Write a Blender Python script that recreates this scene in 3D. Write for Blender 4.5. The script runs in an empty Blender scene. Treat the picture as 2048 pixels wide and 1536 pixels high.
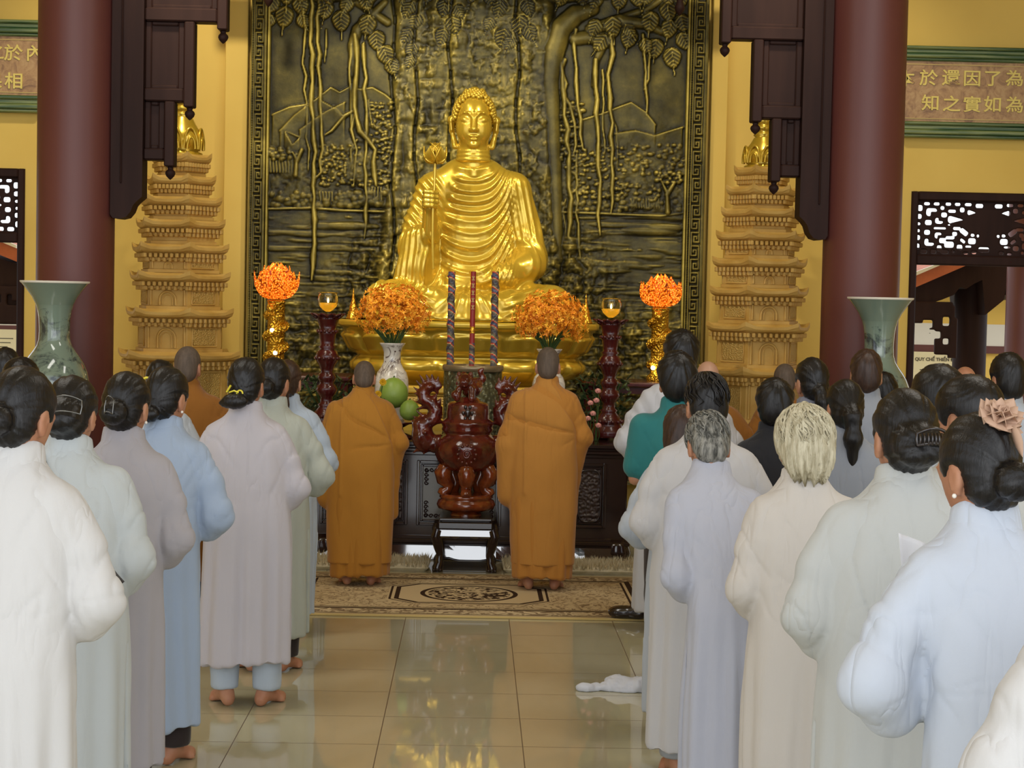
import bpy, math, random
import numpy as np
from mathutils import Vector, Matrix
PI = math.pi
SC = bpy.context.scene
COL = SC.collection
random.seed(7)

# ------------------------------------------------------------------ camera
CAM_H, FPX = 1.85, 3600.0                      # eye height (m), focal length in pixels of the 2048 px frame
_y = np.array([-74.0, 168.0, -FPX]); _y /= np.linalg.norm(_y)
_z = np.array([0.0205, 1.0, 0.0]); _z -= _y * (_z @ _y); _z /= np.linalg.norm(_z)
_x = np.cross(_y, _z)
_W2C = np.stack([_x, _y, _z], axis=1)          # world axes written in camera axes
_C2W = _W2C.T
cam_data = bpy.data.cameras.new('camera')
cam = bpy.data.objects.new('camera', cam_data); COL.objects.link(cam)
cam_data.sensor_width = 36.0; cam_data.sensor_fit = 'HORIZONTAL'
cam_data.lens = FPX / 2048.0 * 36.0
cam_data.clip_start = 0.1; cam_data.clip_end = 300
m = Matrix([list(r) + [0] for r in _C2W] + [[0, 0, 0, 1]]); m.translation = (0, 0, CAM_H)
cam.matrix_world = m
SC.camera = cam

def ray(px, py):
    return _C2W @ np.array([px - 1024.0, 768.0 - py, -FPX])
def at(px, py, Y):
    """the point of the hall at depth Y that the photograph shows at (px, py)"""
    d = ray(px, py); t = Y / d[1]
    return np.array([d[0] * t, Y, CAM_H + d[2] * t])
def ax(px, py, Y): return float(at(px, py, Y)[0])
def az(px, py, Y): return float(at(px, py, Y)[2])
def floor_at(px, py):
    d = ray(px, py); t = -CAM_H / d[2]
    return np.array([d[0] * t, d[1] * t, 0.0])

# ------------------------------------------------------------------ light and exposure
SC.view_settings.view_transform = 'Standard'
SC.view_settings.look = 'None'
SC.view_settings.gamma = 1.0
SC.view_settings.use_curve_mapping = False
SC.view_settings.exposure = 0.0
wd = bpy.data.worlds.new('overcast_sky'); SC.world = wd; wd.use_nodes = True
wd.node_tree.nodes['Background'].inputs[0].default_value = (0.93, 0.96, 1.0, 1)
wd.node_tree.nodes['Background'].inputs[1].default_value = 1.5

def area(name, loc, target, size, power, color, spread=PI):
    d = bpy.data.lights.new(name, 'AREA'); d.shape = 'RECTANGLE'
    d.size, d.size_y = size; d.energy = power; d.color = color; d.spread = spread
    o = bpy.data.objects.new(name, d); COL.objects.link(o); o.location = loc
    o.rotation_euler = (Vector(target) - Vector(loc)).to_track_quat('-Z', 'Y').to_euler()
    return o
def spot(name, loc, target, power, color, angle, blend=0.6, radius=0.12):
    d = bpy.data.lights.new(name, 'SPOT'); d.energy = power; d.color = color
    d.spot_size = math.radians(angle); d.spot_blend = blend; d.shadow_soft_size = radius
    o = bpy.data.objects.new(name, d); COL.objects.link(o); o.location = loc
    o.rotation_euler = (Vector(target) - Vector(loc)).to_track_quat('-Z', 'Y').to_euler()
    return o
# daylight through the open front of the hall
area('front_daylight', (0, -9.0, 4.2), (0, 9, 1.2), (15, 6.5), 690, (0.92, 0.96, 1.0))
# two unseen fill lights, added over the nave to brighten shoulders and floor
for sx in (-1, 1):
    area('nave_fill_light', (sx * 2.6, 8.6, 6.3), (sx * 2.2, 9.2, 0), (1.0, 5.0), 130, (1.0, 0.96, 0.88))
# warm lamps under the ceiling in front of the altar
WARM = (1.0, 0.89, 0.66)
spot('altar_lamp_left', (-2.2, 11.6, 5.9), (-0.5, 15.0, 2.3), 520, WARM, 62)
spot('altar_lamp_right', (2.2, 11.6, 5.9), (0.5, 15.0, 2.3), 380, WARM, 62)
spot('wall_lamp_left', (-2.2, 13.4, 5.9), (-2.3, 16.0, 2.4), 300, WARM, 85)
spot('wall_lamp_right', (2.3, 13.4, 5.9), (2.4, 16.0, 2.4), 190, WARM, 85)

# ------------------------------------------------------------------ objects
def thing(name, label, cat, loc=(0, 0, 0), rz=0.0, group=None):
    o = bpy.data.objects.new(name, None); COL.objects.link(o)
    o.empty_display_size = 0.1
    o.location = [float(v) for v in loc]; o.rotation_euler = (0, 0, rz)
    return tag(o, label, cat, group)
def tag(o, label, cat, group=None, kind=None):
    o['label'] = label; o['category'] = cat
    if group: o['group'] = group
    if kind: o['kind'] = kind
    return o
def link_mesh(name, me, mat, parent=None):
    o = bpy.data.objects.new(name, me); COL.objects.link(o)
    if mat is not None:
        for mm in (mat if isinstance(mat, (list, tuple)) else [mat]): me.materials.append(mm)
    if parent is not None: o.parent = parent
    return o
def np_mesh(name, V, Q, mat=None, parent=None, smooth=True):
    """mesh object from numpy arrays: V (n,3), Q (m,4) or (m,3)"""
    V = np.asarray(V, np.float32); Q = np.asarray(Q, np.int32)
    me = bpy.data.meshes.new(name)
    me.vertices.add(len(V)); me.vertices.foreach_set('co', V.ravel())
    k = Q.shape[1]
    me.loops.add(Q.size); me.loops.foreach_set('vertex_index', Q.ravel())
    me.polygons.add(len(Q))
    me.polygons.foreach_set('loop_start', np.arange(0, Q.size, k, dtype=np.int32))
    me.polygons.foreach_set('use_smooth', np.full(len(Q), bool(smooth)))
    me.update(calc_edges=True)
    return link_mesh(name, me, mat, parent)

class MB:
    """collects simple solids and links them as ONE mesh object"""
    def __init__(s): s.v = []; s.f = []; s.sm = []
    def add(s, V, F, smooth=False):
        b = len(s.v); s.v += [tuple(float(c) for c in p) for p in V]
        s.f += [tuple(i + b for i in q) for q in F]; s.sm += [smooth] * len(F)
        return s
    def box(s, x0, x1, y0, y1, z0, z1, bev=0.0):
        if x1 < x0: x0, x1 = x1, x0
        if y1 < y0: y0, y1 = y1, y0
        if z1 < z0: z0, z1 = z1, z0
        b = min(bev, (x1 - x0) * .45, (y1 - y0) * .45, (z1 - z0) * .45)
        if b <= 0:
            V = [(x, y, z) for z in (z0, z1) for x, y in ((x0, y0), (x1, y0), (x1, y1), (x0, y1))]
            F = [(3, 2, 1, 0), (4, 5, 6, 7), (0, 1, 5, 4), (1, 2, 6, 5), (2, 3, 7, 6), (3, 0, 4, 7)]
            return s.add(V, F)
        def ring(d, z):
            X0, X1, Y0, Y1 = x0 + d, x1 - d, y0 + d, y1 - d
            c = b if d == 0 else b * .6
            return [(X0 + c, Y0, z), (X1 - c, Y0, z), (X1, Y0 + c, z), (X1, Y1 - c, z), (X1 - c, Y1, z), (X0 + c, Y1, z), (X0, Y1 - c, z), (X0, Y0 + c, z)]
        R = [ring(b, z0), ring(0, z0 + b), ring(0, z1 - b), ring(b, z1)]
        return s.loft(R, True, True, False)
    def loft(s, rings, cap0=True, cap1=True, smooth=True, closed=True):
        n = len(rings[0]); V = [p for r in rings for p in r]; F = []
        for i in range(len(rings) - 1):
            for j in range(n if closed else n - 1):
                k = (j + 1) % n
                F.append((i * n + j, i * n + k, (i + 1) * n + k, (i + 1) * n + j))
        s.add(V, F, smooth)
        if cap0: s.add(rings[0], [tuple(range(n))[::-1]])
        if cap1: s.add(rings[-1], [tuple(range(n))])
        return s
    def lathe(s, prof, c=(0, 0, 0), n=32, smooth=True, caps=True, phase=0.0, sx=1.0, sy=1.0, flute=None):
        rings = []
        for r, z in prof:
            R = []
            for j in range(n):
                a = 2 * PI * j / n + phase; rr = r * (flute(a, z) if flute else 1)
                R.append((c[0] + rr * math.cos(a) * sx, c[1] + rr * math.sin(a) * sy, c[2] + z))
            rings.append(R)
        return s.loft(rings, caps, caps, smooth)
    def tube(s, P, r, n=8, smooth=True, caps=True):
        P = [np.asarray(p, float) for p in P]
        rr = list(r) if hasattr(r, '__len__') else [r] * len(P)
        T = [P[min(i + 1, len(P) - 1)] - P[max(i - 1, 0)] for i in range(len(P))]
        T = [t / (np.linalg.norm(t) + 1e-9) for t in T]
        u = np.cross(T[0], [0, 0, 1.0]);
        if np.linalg.norm(u) < 1e-3: u = np.cross(T[0], [0, 1.0, 0])
        rings = []
        for p, t, q in zip(P, T, rr):
            u = u - t * (u @ t); u /= np.linalg.norm(u) + 1e-9; w = np.cross(t, u)
            rings.append([p + q * (u * math.cos(2 * PI * j / n) + w * math.sin(2 * PI * j / n)) for j in range(n)])
        return s.loft(rings, caps, caps, smooth)
    def prism(s, poly, y0, y1, smooth=False):
        """poly: (x, z) outline, counter-clockwise seen from -Y; extruded along Y"""
        n = len(poly)
        V = [(x, y0, z) for x, z in poly] + [(x, y1, z) for x, z in poly]
        F = [tuple(range(n)), tuple(range(2 * n - 1, n - 1, -1))]
        F += [(i, i + n, (i + 1) % n + n, (i + 1) % n) for i in range(n)]
        return s.add(V, F, smooth)
    def ball(s, c, r, n=10, m_=6):
        r = (r, r, r) if not hasattr(r, '__len__') else r
        rings = []
        for i in range(1, m_):
            t = -PI / 2 + PI * i / m_
            rings.append([(c[0] + r[0] * math.cos(t) * math.cos(2 * PI * j / n), c[1] + r[1] * math.cos(t) * math.sin(2 * PI * j / n), c[2] + r[2] * math.sin(t)) for j in range(n)])
        return s.loft(rings, True, True, True)
    def xform(s, fn, start=0):
        s.v[start:] = [tuple(float(c) for c in fn(np.array(p))) for p in s.v[start:]]; return s
    def build(s, name, mat, parent=None, fix=True):
        me = bpy.data.meshes.new(name)
        me.from_pydata(s.v, [], s.f); me.update()
        me.polygons.foreach_set('use_smooth', s.sm)
        if fix:
            import bmesh
            bm = bmesh.new(); bm.from_mesh(me)
            bmesh.ops.recalc_face_normals(bm, faces=bm.faces[:]); bm.to_mesh(me); bm.free()
        return link_mesh(name, me, mat, parent)
def struct(name, mb, mat, parent=None):
    o = mb.build(name, mat, parent)
    o['kind'] = 'structure'
    return o
def copy_tree(o, parent=None):
    c = o.copy(); COL.objects.link(c)
    if parent is not None: c.parent = parent
    for ch in [x for x in COL.objects if x.parent == o]: copy_tree(ch, c)
    return c

# ------------------------------------------------------------------ noise
_rng = np.random.RandomState(11)
_PERM = _rng.permutation(512).astype(np.int32); _VAL = _rng.rand(512).astype(np.float32) * 2 - 1
def noise3(p, seed=0):
    p = np.asarray(p, np.float32); i = np.floor(p).astype(np.int32); f = p - i
    f = f * f * (3 - 2 * f); out = 0
    i = i + seed * 17
    for dx in (0, 1):
        wx = f[..., 0] if dx else 1 - f[..., 0]
        for dy in (0, 1):
            wy = f[..., 1] if dy else 1 - f[..., 1]
            for dz in (0, 1):
                wz = f[..., 2] if dz else 1 - f[..., 2]
                h = _PERM[(i[..., 0] + dx + _PERM[(i[..., 1] + dy + _PERM[(i[..., 2] + dz) & 511]) & 511]) & 511]
                out = out + wx * wy * wz * _VAL[h]
    return out
def fbm(p, o=4, seed=0):
    p = np.asarray(p, np.float32); a, s, out = 1.0, 1.0, 0
    for k in range(o):
        out = out + a * noise3(p * s, seed + k); a *= .5; s *= 2.03
    return out
def ss(a, b, x):
    t = np.clip((x - a) / (b - a), 0, 1); return t * t * (3 - 2 * t)

# ------------------------------------------------------------------ smooth implicit solids -> one continuous surface
class SDF:
    def __init__(s, lo, hi, h):
        s.h = h; s.lo = np.array(lo, np.float32)
        s.n = np.ceil((np.array(hi) - np.array(lo)) / h).astype(int) + 1
        s.ax = [s.lo[k] + h * np.arange(s.n[k], dtype=np.float32) for k in range(3)]
        s.D = np.full(tuple(s.n), 1.0, np.float32)
    def _sl(s, lo, hi, m):
        a = np.clip(np.floor((np.asarray(lo) - m - s.lo) / s.h).astype(int), 0, s.n)
        b = np.clip(np.ceil((np.asarray(hi) + m - s.lo) / s.h).astype(int) + 1, 0, s.n)
        return tuple(slice(a[k], b[k]) for k in range(3))
    def _grid(s, sl):
        return (s.ax[0][sl[0]][:, None, None], s.ax[1][sl[1]][None, :, None], s.ax[2][sl[2]][None, None, :])
    def put(s, fn, lo, hi, k=0.0, op='u'):
        sl = s._sl(lo, hi, k + 3 * s.h)
        if any(q.stop - q.start < 1 for q in sl): return s
        d = fn(*s._grid(sl)); D = s.D[sl]
        if op == 'u':
            if k > 0:
                t = np.maximum(k - np.abs(D - d), 0) / k; D[...] = np.minimum(D, d) - t * t * k * .25
            else: D[...] = np.minimum(D, d)
        else:
            d = -d
            if k > 0:
                t = np.maximum(k - np.abs(D - d), 0) / k; D[...] = np.maximum(D, d) + t * t * k * .25
            else: D[...] = np.maximum(D, d)
        return s
    def ell(s, c, r, k=0.0, R=None, op='u'):
        c = np.asarray(c, float); r = np.asarray(r, float) if hasattr(r, '__len__') else np.full(3, float(r))
        mr = r if R is None else np.full(3, r.max())
        def fn(x, y, z):
            x, y, z = x - c[0], y - c[1], z - c[2]
            if R is not None:
                x, y, z = (R[0, 0] * x + R[1, 0] * y + R[2, 0] * z, R[0, 1] * x + R[1, 1] * y + R[2, 1] * z, R[0, 2] * x + R[1, 2] * y + R[2, 2] * z)
            k0 = np.sqrt((x / r[0]) ** 2 + (y / r[1]) ** 2 + (z / r[2]) ** 2)
            k1 = np.sqrt((x / r[0] ** 2) ** 2 + (y / r[1] ** 2) ** 2 + (z / r[2] ** 2) ** 2) + 1e-6
            return (k0 * (k0 - 1) / k1).astype(np.float32)
        return s.put(fn, c - mr, c + mr, k, op)
    def cap(s, a, b, ra, rb=None, k=0.0, op='u', flat=None):
        a = np.asarray(a, float); b = np.asarray(b, float); rb = ra if rb is None else rb
        ab = b - a; L2 = float(ab @ ab) + 1e-9; m = max(ra, rb)
        def fn(x, y, z):
            t = np.clip(((x - a[0]) * ab[0] + (y - a[1]) * ab[1] + (z - a[2]) * ab[2]) / L2, 0, 1)
            d = np.sqrt((x - a[0] - t * ab[0]) ** 2 + (y - a[1] - t * ab[1]) ** 2 + (z - a[2] - t * ab[2]) ** 2)
            return (d - (ra + (rb - ra) * t)).astype(np.float32)
        return s.put(fn, np.minimum(a, b) - m, np.maximum(a, b) + m, k, op)
    def chain(s, P, R, k=0.0, op='u'):
        for i in range(len(P) - 1): s.cap(P[i], P[i + 1], R[i], R[i + 1], k, op)
        return s
    def mesh(s, smooth=1):
        D = s.D; I = D < 0
        n = np.array(D.shape)
        c = np.zeros(tuple(n - 1), np.int8)
        for dx in (0, 1):
            for dy in (0, 1):
                for dz in (0, 1):
                    c += I[dx:n[0] - 1 + dx, dy:n[1] - 1 + dy, dz:n[2] - 1 + dz]
        act = (c > 0) & (c < 8); idx = np.argwhere(act)
        if len(idx) == 0: return np.zeros((0, 3)), np.zeros((0, 4), int)
        num = np.full(act.shape, -1, np.int32); num[act] = np.arange(len(idx))
        acc = np.zeros((len(idx), 3), np.float32); cnt = np.zeros(len(idx), np.float32)
        cor = [(x, y, z) for x in (0, 1) for y in (0, 1) for z in (0, 1)]
        for A in range(8):
            for B in range(A + 1, 8):
                a, b = np.array(cor[A]), np.array(cor[B])
                if np.abs(a - b).sum() != 1: continue
                ia, ib = idx + a, idx + b
                da = D[ia[:, 0], ia[:, 1], ia[:, 2]]; db = D[ib[:, 0], ib[:, 1], ib[:, 2]]
                w = (da < 0) != (db < 0)
                t = np.where(w, da / np.where(w, da - db, 1), 0)[:, None]
                acc += np.where(w[:, None], a + t * (b - a), 0); cnt += w
        V = (idx + acc / cnt[:, None]) * s.h + s.lo
        Q = []
        for k in range(3):
            u, v = (k + 1) % 3, (k + 2) % 3
            lo_ = [slice(None)] * 3; hi_ = [slice(None)] * 3
            lo_[k] = slice(0, n[k] - 1); hi_[k] = slice(1, n[k])
            a, b = I[tuple(lo_)], I[tuple(hi_)]
            e = np.argwhere(a != b)
            e = e[(e[:, u] > 0) & (e[:, v] > 0) & (e[:, u] < n[u] - 1) & (e[:, v] < n[v] - 1)]
            fl = a[e[:, 0], e[:, 1], e[:, 2]]
            def cell(du, dv):
                q = e.copy(); q[:, u] -= du; q[:, v] -= dv
                return num[q[:, 0], q[:, 1], q[:, 2]]
            quad = np.stack([cell(1, 1), cell(0, 1), cell(0, 0), cell(1, 0)], 1)
            quad[~fl] = quad[~fl][:, ::-1]
            Q.append(quad)
        Q = np.concatenate(Q); V = V.astype(np.float32)
        for _ in range(smooth): V = relax(V, Q, .5)
        return V, Q
def relax(V, Q, f):
    S = np.zeros_like(V); C = np.zeros(len(V), np.float32)
    for j in range(4):
        a, b = Q[:, j], Q[:, (j + 1) % 4]
        for k in range(3):
            S[:, k] += np.bincount(a, V[b, k], len(V)) + np.bincount(b, V[a, k], len(V))
        C += np.bincount(a, minlength=len(V)) + np.bincount(b, minlength=len(V))
    return (V + f * (S / np.maximum(C, 1)[:, None] - V)).astype(np.float32)
def vnormals(V, Q):
    n = np.cross(V[Q[:, 2]] - V[Q[:, 0]], V[Q[:, 3 % Q.shape[1]]] - V[Q[:, 1]]); N = np.zeros_like(V)
    for j in range(Q.shape[1]):
        for k in range(3): N[:, k] += np.bincount(Q[:, j], n[:, k], len(V))
    return N / (np.linalg.norm(N, axis=1)[:, None] + 1e-9)
def rotx(a): c, s = math.cos(a), math.sin(a); return np.array([[1, 0, 0], [0, c, -s], [0, s, c]])
def roty(a): c, s = math.cos(a), math.sin(a); return np.array([[c, 0, s], [0, 1, 0], [-s, 0, c]])
def rotz(a): c, s = math.cos(a), math.sin(a); return np.array([[c, -s, 0], [s, c, 0], [0, 0, 1]])

# ------------------------------------------------------------------ materials
def lin(c):
    """sRGB 0-255 -> linear RGBA"""
    o = []
    for v in c:
        v /= 255.0; o.append(v / 12.92 if v <= .04045 else ((v + .055) / 1.055) ** 2.4)
    return (*o, 1.0)
class Mat:
    def __init__(s, name, rgb, rough=.6, metal=0.0, spec=.5, coat=0.0, sheen=0.0):
        s.m = bpy.data.materials.new(name); s.m.use_nodes = True; s.t = s.m.node_tree
        s.b = s.t.nodes['Principled BSDF']; s.rgb = lin(rgb)
        s.set('Base Color', s.rgb); s.set('Roughness', rough); s.set('Metallic', metal); s.set('Specular IOR Level', spec)
        if coat: s.set('Coat Weight', coat); s.set('Coat Roughness', .08)
        if sheen: s.set('Sheen Weight', sheen); s.set('Sheen Roughness', .5)
        s.co = None
    def set(s, k, v): s.b.inputs[k].default_value = v
    def n(s, t, **kw):
        o = s.t.nodes.new('ShaderNode' + t)
        for k, v in kw.items():
            if hasattr(o, k): setattr(o, k, v)
            else: o.inputs[k.replace('_', ' ')].default_value = v
        return o
    def l(s, a, b): s.t.links.new(a, b); return s
    def coord(s, scale=(1, 1, 1), kind='Object', rot=(0, 0, 0)):
        if s.co is None: s.co = s.n('TexCoord')
        mp = s.n('Mapping'); mp.inputs['Scale'].default_value = scale; mp.inputs['Rotation'].default_value = rot
        s.l(s.co.outputs[kind], mp.inputs[0]); return mp.outputs[0]
    def noise(s, scale=5, detail=4, stretch=(1, 1, 1), rough=.5, dist=0.0):
        o = s.n('TexNoise'); o.inputs['Scale'].default_value = scale; o.inputs['Detail'].default_value = detail
        o.inputs['Roughness'].default_value = rough; o.inputs['Distortion'].default_value = dist
        s.l(s.coord(stretch), o.inputs['Vector']); return o.outputs['Fac']
    def vor(s, scale=5, feature='F1', stretch=(1, 1, 1), out='Distance'):
        o = s.n('TexVoronoi'); o.feature = feature; o.inputs['Scale'].default_value = scale
        s.l(s.coord(stretch), o.inputs['Vector']); return o.outputs[out]
    def wave(s, scale=5, dist=0, stretch=(1, 1, 1), direction='X', detail=2):
        o = s.n('TexWave'); o.bands_direction = direction; o.inputs['Scale'].default_value = scale
        o.inputs['Distortion'].default_value = dist; o.inputs['Detail'].default_value = detail
        s.l(s.coord(stretch), o.inputs['Vector']); return o.outputs['Fac']
    def ramp(s, fac, stops):
        o = s.n('ValToRGB'); e = o.color_ramp.elements
        while len(e) < len(stops): e.new(.5)
        for q, (p, c) in zip(e, stops):
            q.position = p; q.color = c if len(c) == 4 else lin(c)
        s.l(fac, o.inputs[0]); return o.outputs[0]
    def mix(s, fac, a, b, mode='MIX'):
        o = s.n('Mix'); o.data_type = 'RGBA'; o.blend_type = mode
        for k, v in ((0, fac), (6, a), (7, b)):
            if hasattr(v, 'is_output'): s.l(v, o.inputs[k])
            else: o.inputs[k].default_value = v
        return o.outputs[2]
    def math(s, op, a, b=0.0, clamp=False):
        o = s.n('Math'); o.operation = op; o.use_clamp = clamp
        for k, v in ((0, a), (1, b)):
            if hasattr(v, 'is_output'): s.l(v, o.inputs[k])
            else: o.inputs[k].default_value = v
        return o.outputs[0]
    def attr(s, name):
        o = s.n('Attribute'); o.attribute_name = name; return o.outputs['Fac']
    def color(s, sock): s.l(sock, s.b.inputs['Base Color']); return s
    def rough(s, sock): s.l(sock, s.b.inputs['Roughness']); return s
    def bump(s, h, strength=.3, dist=.01):
        o = s.n('Bump'); o.inputs['Strength'].default_value = strength; o.inputs['Distance'].default_value = dist
        s.l(h, o.inputs['Height']); s.l(o.outputs[0], s.b.inputs['Normal']); return s
    def vary(s, other, scale=4, lo=.35, hi=.65, detail=5, stretch=(1, 1, 1)):
        f = s.ramp(s.noise(scale, detail, stretch), [(lo, (0, 0, 0, 1)), (hi, (1, 1, 1, 1))])
        s.color(s.mix(f, s.rgb, lin(other))); return s
# ====================================================================== materials of the hall
YW = 16.0
M = {}
w_ = Mat('yellow_wall_paint', (228, 196, 102), .75); w_.vary((220, 186, 92), 1.3, .3, .7)
w_.bump(w_.noise(60, 3), .06, .004); M['wall'] = w_.m
w_ = Mat('ceiling_paint', (214, 190, 130), .9); M['ceil'] = w_.m
w_ = Mat('maroon_pillar_paint', (104, 58, 52), .42, spec=.4); w_.vary((92, 48, 44), 2.2, .3, .7, stretch=(1, 1, .25)); M['pillar'] = w_.m
w_ = Mat('dark_wood', (50, 32, 28), .55, spec=.12); w_.vary((42, 26, 23), 9, .35, .65, stretch=(1, 1, .12)); M['dwood'] = w_.m
w_ = Mat('black_lacquer_wood', (44, 30, 28), .16, coat=.4); w_.vary((36, 22, 20), 7, .35, .65, stretch=(.15, 1, 1)); M['lacq'] = w_.m
w_ = Mat('red_brown_lacquer', (98, 34, 22), .18, coat=.6); w_.vary((70, 20, 16), 14, .4, .62)
w_.bump(w_.vor(42), .28, .006); M['redlac'] = w_.m
w_ = Mat('amber_brown_lacquer', (140, 66, 28), .2, coat=.6); w_.vary((96, 38, 18), 16, .35, .65); M['amber'] = w_.m
w_ = Mat('dark_red_lacquer', (70, 20, 18), .25, coat=.3, spec=.3); w_.vary((58, 14, 14), 14); M['dkred'] = w_.m
w_ = Mat('gold_lacquer', (208, 176, 60), .27, metal=.5, coat=.35); w_.vary((200, 166, 48), 3, .3, .7); M['gold'] = w_.m
w_ = Mat('bright_gold', (214, 160, 50), .22, metal=.9); w_.bump(w_.vor(70), .5, .006); M['bgold'] = w_.m
w_ = Mat('pagoda_gold_paint', (206, 172, 98), .5, metal=.15); w_.vary((190, 152, 76), 6, .35, .65)
w_.bump(w_.noise(90, 4), .15, .004); M['pag'] = w_.m
w_ = Mat('pagoda_carved_gold', (190, 158, 86), .5, metal=.15); w_.bump(w_.vor(85), .8, .012); M['pagc'] = w_.m
w_ = Mat('green_moulding', (78, 108, 64), .35); w_.color(w_.mix(w_.ramp(w_.noise(14, 5, (.12, 1, 3)), [(.42, (0, 0, 0, 1)), (.62, (1, 1, 1, 1))]), lin((58, 88, 52)), lin((128, 140, 84)))); M['green'] = w_.m
w_ = Mat('brown_marble', (164, 128, 86), .4); w_.color(w_.ramp(w_.noise(9, 8, rough=.68, dist=1.4), [(.3, (118, 84, 58)), (.48, (168, 130, 86)), (.62, (186, 152, 104)), (.75, (150, 112, 76))])); M['marble'] = w_.m
w_ = Mat('pale_gold_line', (196, 170, 104), .5); M['pale'] = w_.m
w_ = Mat('yellow_letter', (228, 208, 112), .5); M['letter'] = w_.m
w_ = Mat('cream_paper', (226, 212, 168), .8); M['cream'] = w_.m
w_ = Mat('grey_ink', (96, 88, 70), .8); M['ink'] = w_.m
w_ = Mat('orange_roof_tile', (190, 104, 62), .6); w_.vary((166, 84, 48), 5); M['tile'] = w_.m
w_ = Mat('white_plaster', (226, 220, 206), .8); M['plaster'] = w_.m
w_ = Mat('grey_paving', (150, 146, 136), .8); w_.vary((132, 128, 118), 3); M['paving'] = w_.m
w_ = Mat('polished_apron_lacquer', (44, 30, 28), .1, coat=1.0); w_.set('Coat IOR', 2.4); w_.set('Coat Roughness', .06); M['apron'] = w_.m
# polished floor tiles: joints at X = .236 + .60 k, Y = 7.40 + .50 k
w_ = Mat('polished_beige_tile', (176, 164, 126), .05, spec=1.0)
sx = w_.n('SeparateXYZ'); w_.l(w_.coord(), sx.inputs[0])
def joint(sock, off, pitch, wd_):
    a = w_.math('FRACT', w_.math('DIVIDE', w_.math('SUBTRACT', sock, off), pitch))
    b = w_.math('ABSOLUTE', w_.math('SUBTRACT', a, .5))
    return w_.math('GREATER_THAN', b, .5 - wd_ / pitch / 2)
jj = w_.math('MAXIMUM', joint(sx.outputs[0], .236 - 60, .60, .0045), joint(sx.outputs[1], 7.40 - 50, .50, .005))
cl = w_.mix(w_.ramp(w_.noise(2.2, 6, (1, .4, 1), dist=.8), [(.35, (0, 0, 0, 1)), (.68, (1, 1, 1, 1))]), lin((184, 178, 150)), lin((174, 167, 136)))
w_.color(w_.mix(jj, cl, lin((96, 78, 56))))
w_.rough(w_.math('ADD', w_.math('MULTIPLY', jj, .5), .035))
w_.bump(w_.noise(1.6, 1), .006, .05)
M['floor'] = w_.m

# ====================================================================== shell
fl = struct('floor', MB().box(-9, 9, -6, 16.3, -.2, 0), M['floor'])
struct('outside_paving', MB().box(-14, 14, 16.3, 40, -.25, -.03), M['paving'])
XL, XR = ax(50, 420, YW), ax(1821, 450, YW)
ZL, ZR = az(25, 337, YW), az(1935, 385, YW)
OL, OR = XL - 2.35, XR + 2.35
b = MB()
b.box(XL, XR, YW, YW + .3, 0, 6.4).box(OR, 9, YW, YW + .3, 0, 6.4).box(-9, OL, YW, YW + .3, 0, 6.4)
b.box(OL, XL, YW, YW + .3, ZL, 6.4).box(XR, OR, YW, YW + .3, ZR, 6.4)
struct('wall_back', b, M['wall'])
struct('wall_left', MB().box(-9.2, -9, 4.5, 16.3, 0, 6.4), M['wall'])
struct('wall_right', MB().box(9, 9.2, 4.5, 16.3, 0, 6.4), M['wall'])
struct('ceiling', MB().box(-9.2, 9.2, 1.2, 16.3, 6.4, 6.6), M['ceil'])
# shallow pilasters either side of the relief
for i, (p0, p1) in enumerate(((449, 494), (1419, 1452))):
    x0, x1 = ax(p0, 300, 15.93), ax(p1, 300, 15.93)
    struct('trim_%d' % (i + 1), MB().box(x0, x1, 15.9, YW + .01, 0, 6.4, .006), M['wall'])

# ====================================================================== pillars
def pillar(pc, py, hw, Y, label):
    c = at(pc, py, Y); r = hw * Y / FPX
    t = thing('round_pillar', label, 'pillar', (c[0], Y, 0), 0, 'maroon pillars')
    MB().lathe([(r, .3), (r, 6.38)], n=48).build('shaft', M['pillar'], t)
    MB().lathe([(r * 1.35, 0), (r * 1.38, .1), (r * 1.2, .2), (r * 1.12, .3)], n=48).build('base', M['plaster'], t)
pillar(153, 300, 76, 13.0, 'thick maroon round pillar behind the left porcelain vase')
pillar(1729, 300, 77, 13.0, 'thick maroon round pillar behind the right porcelain vase')

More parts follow.
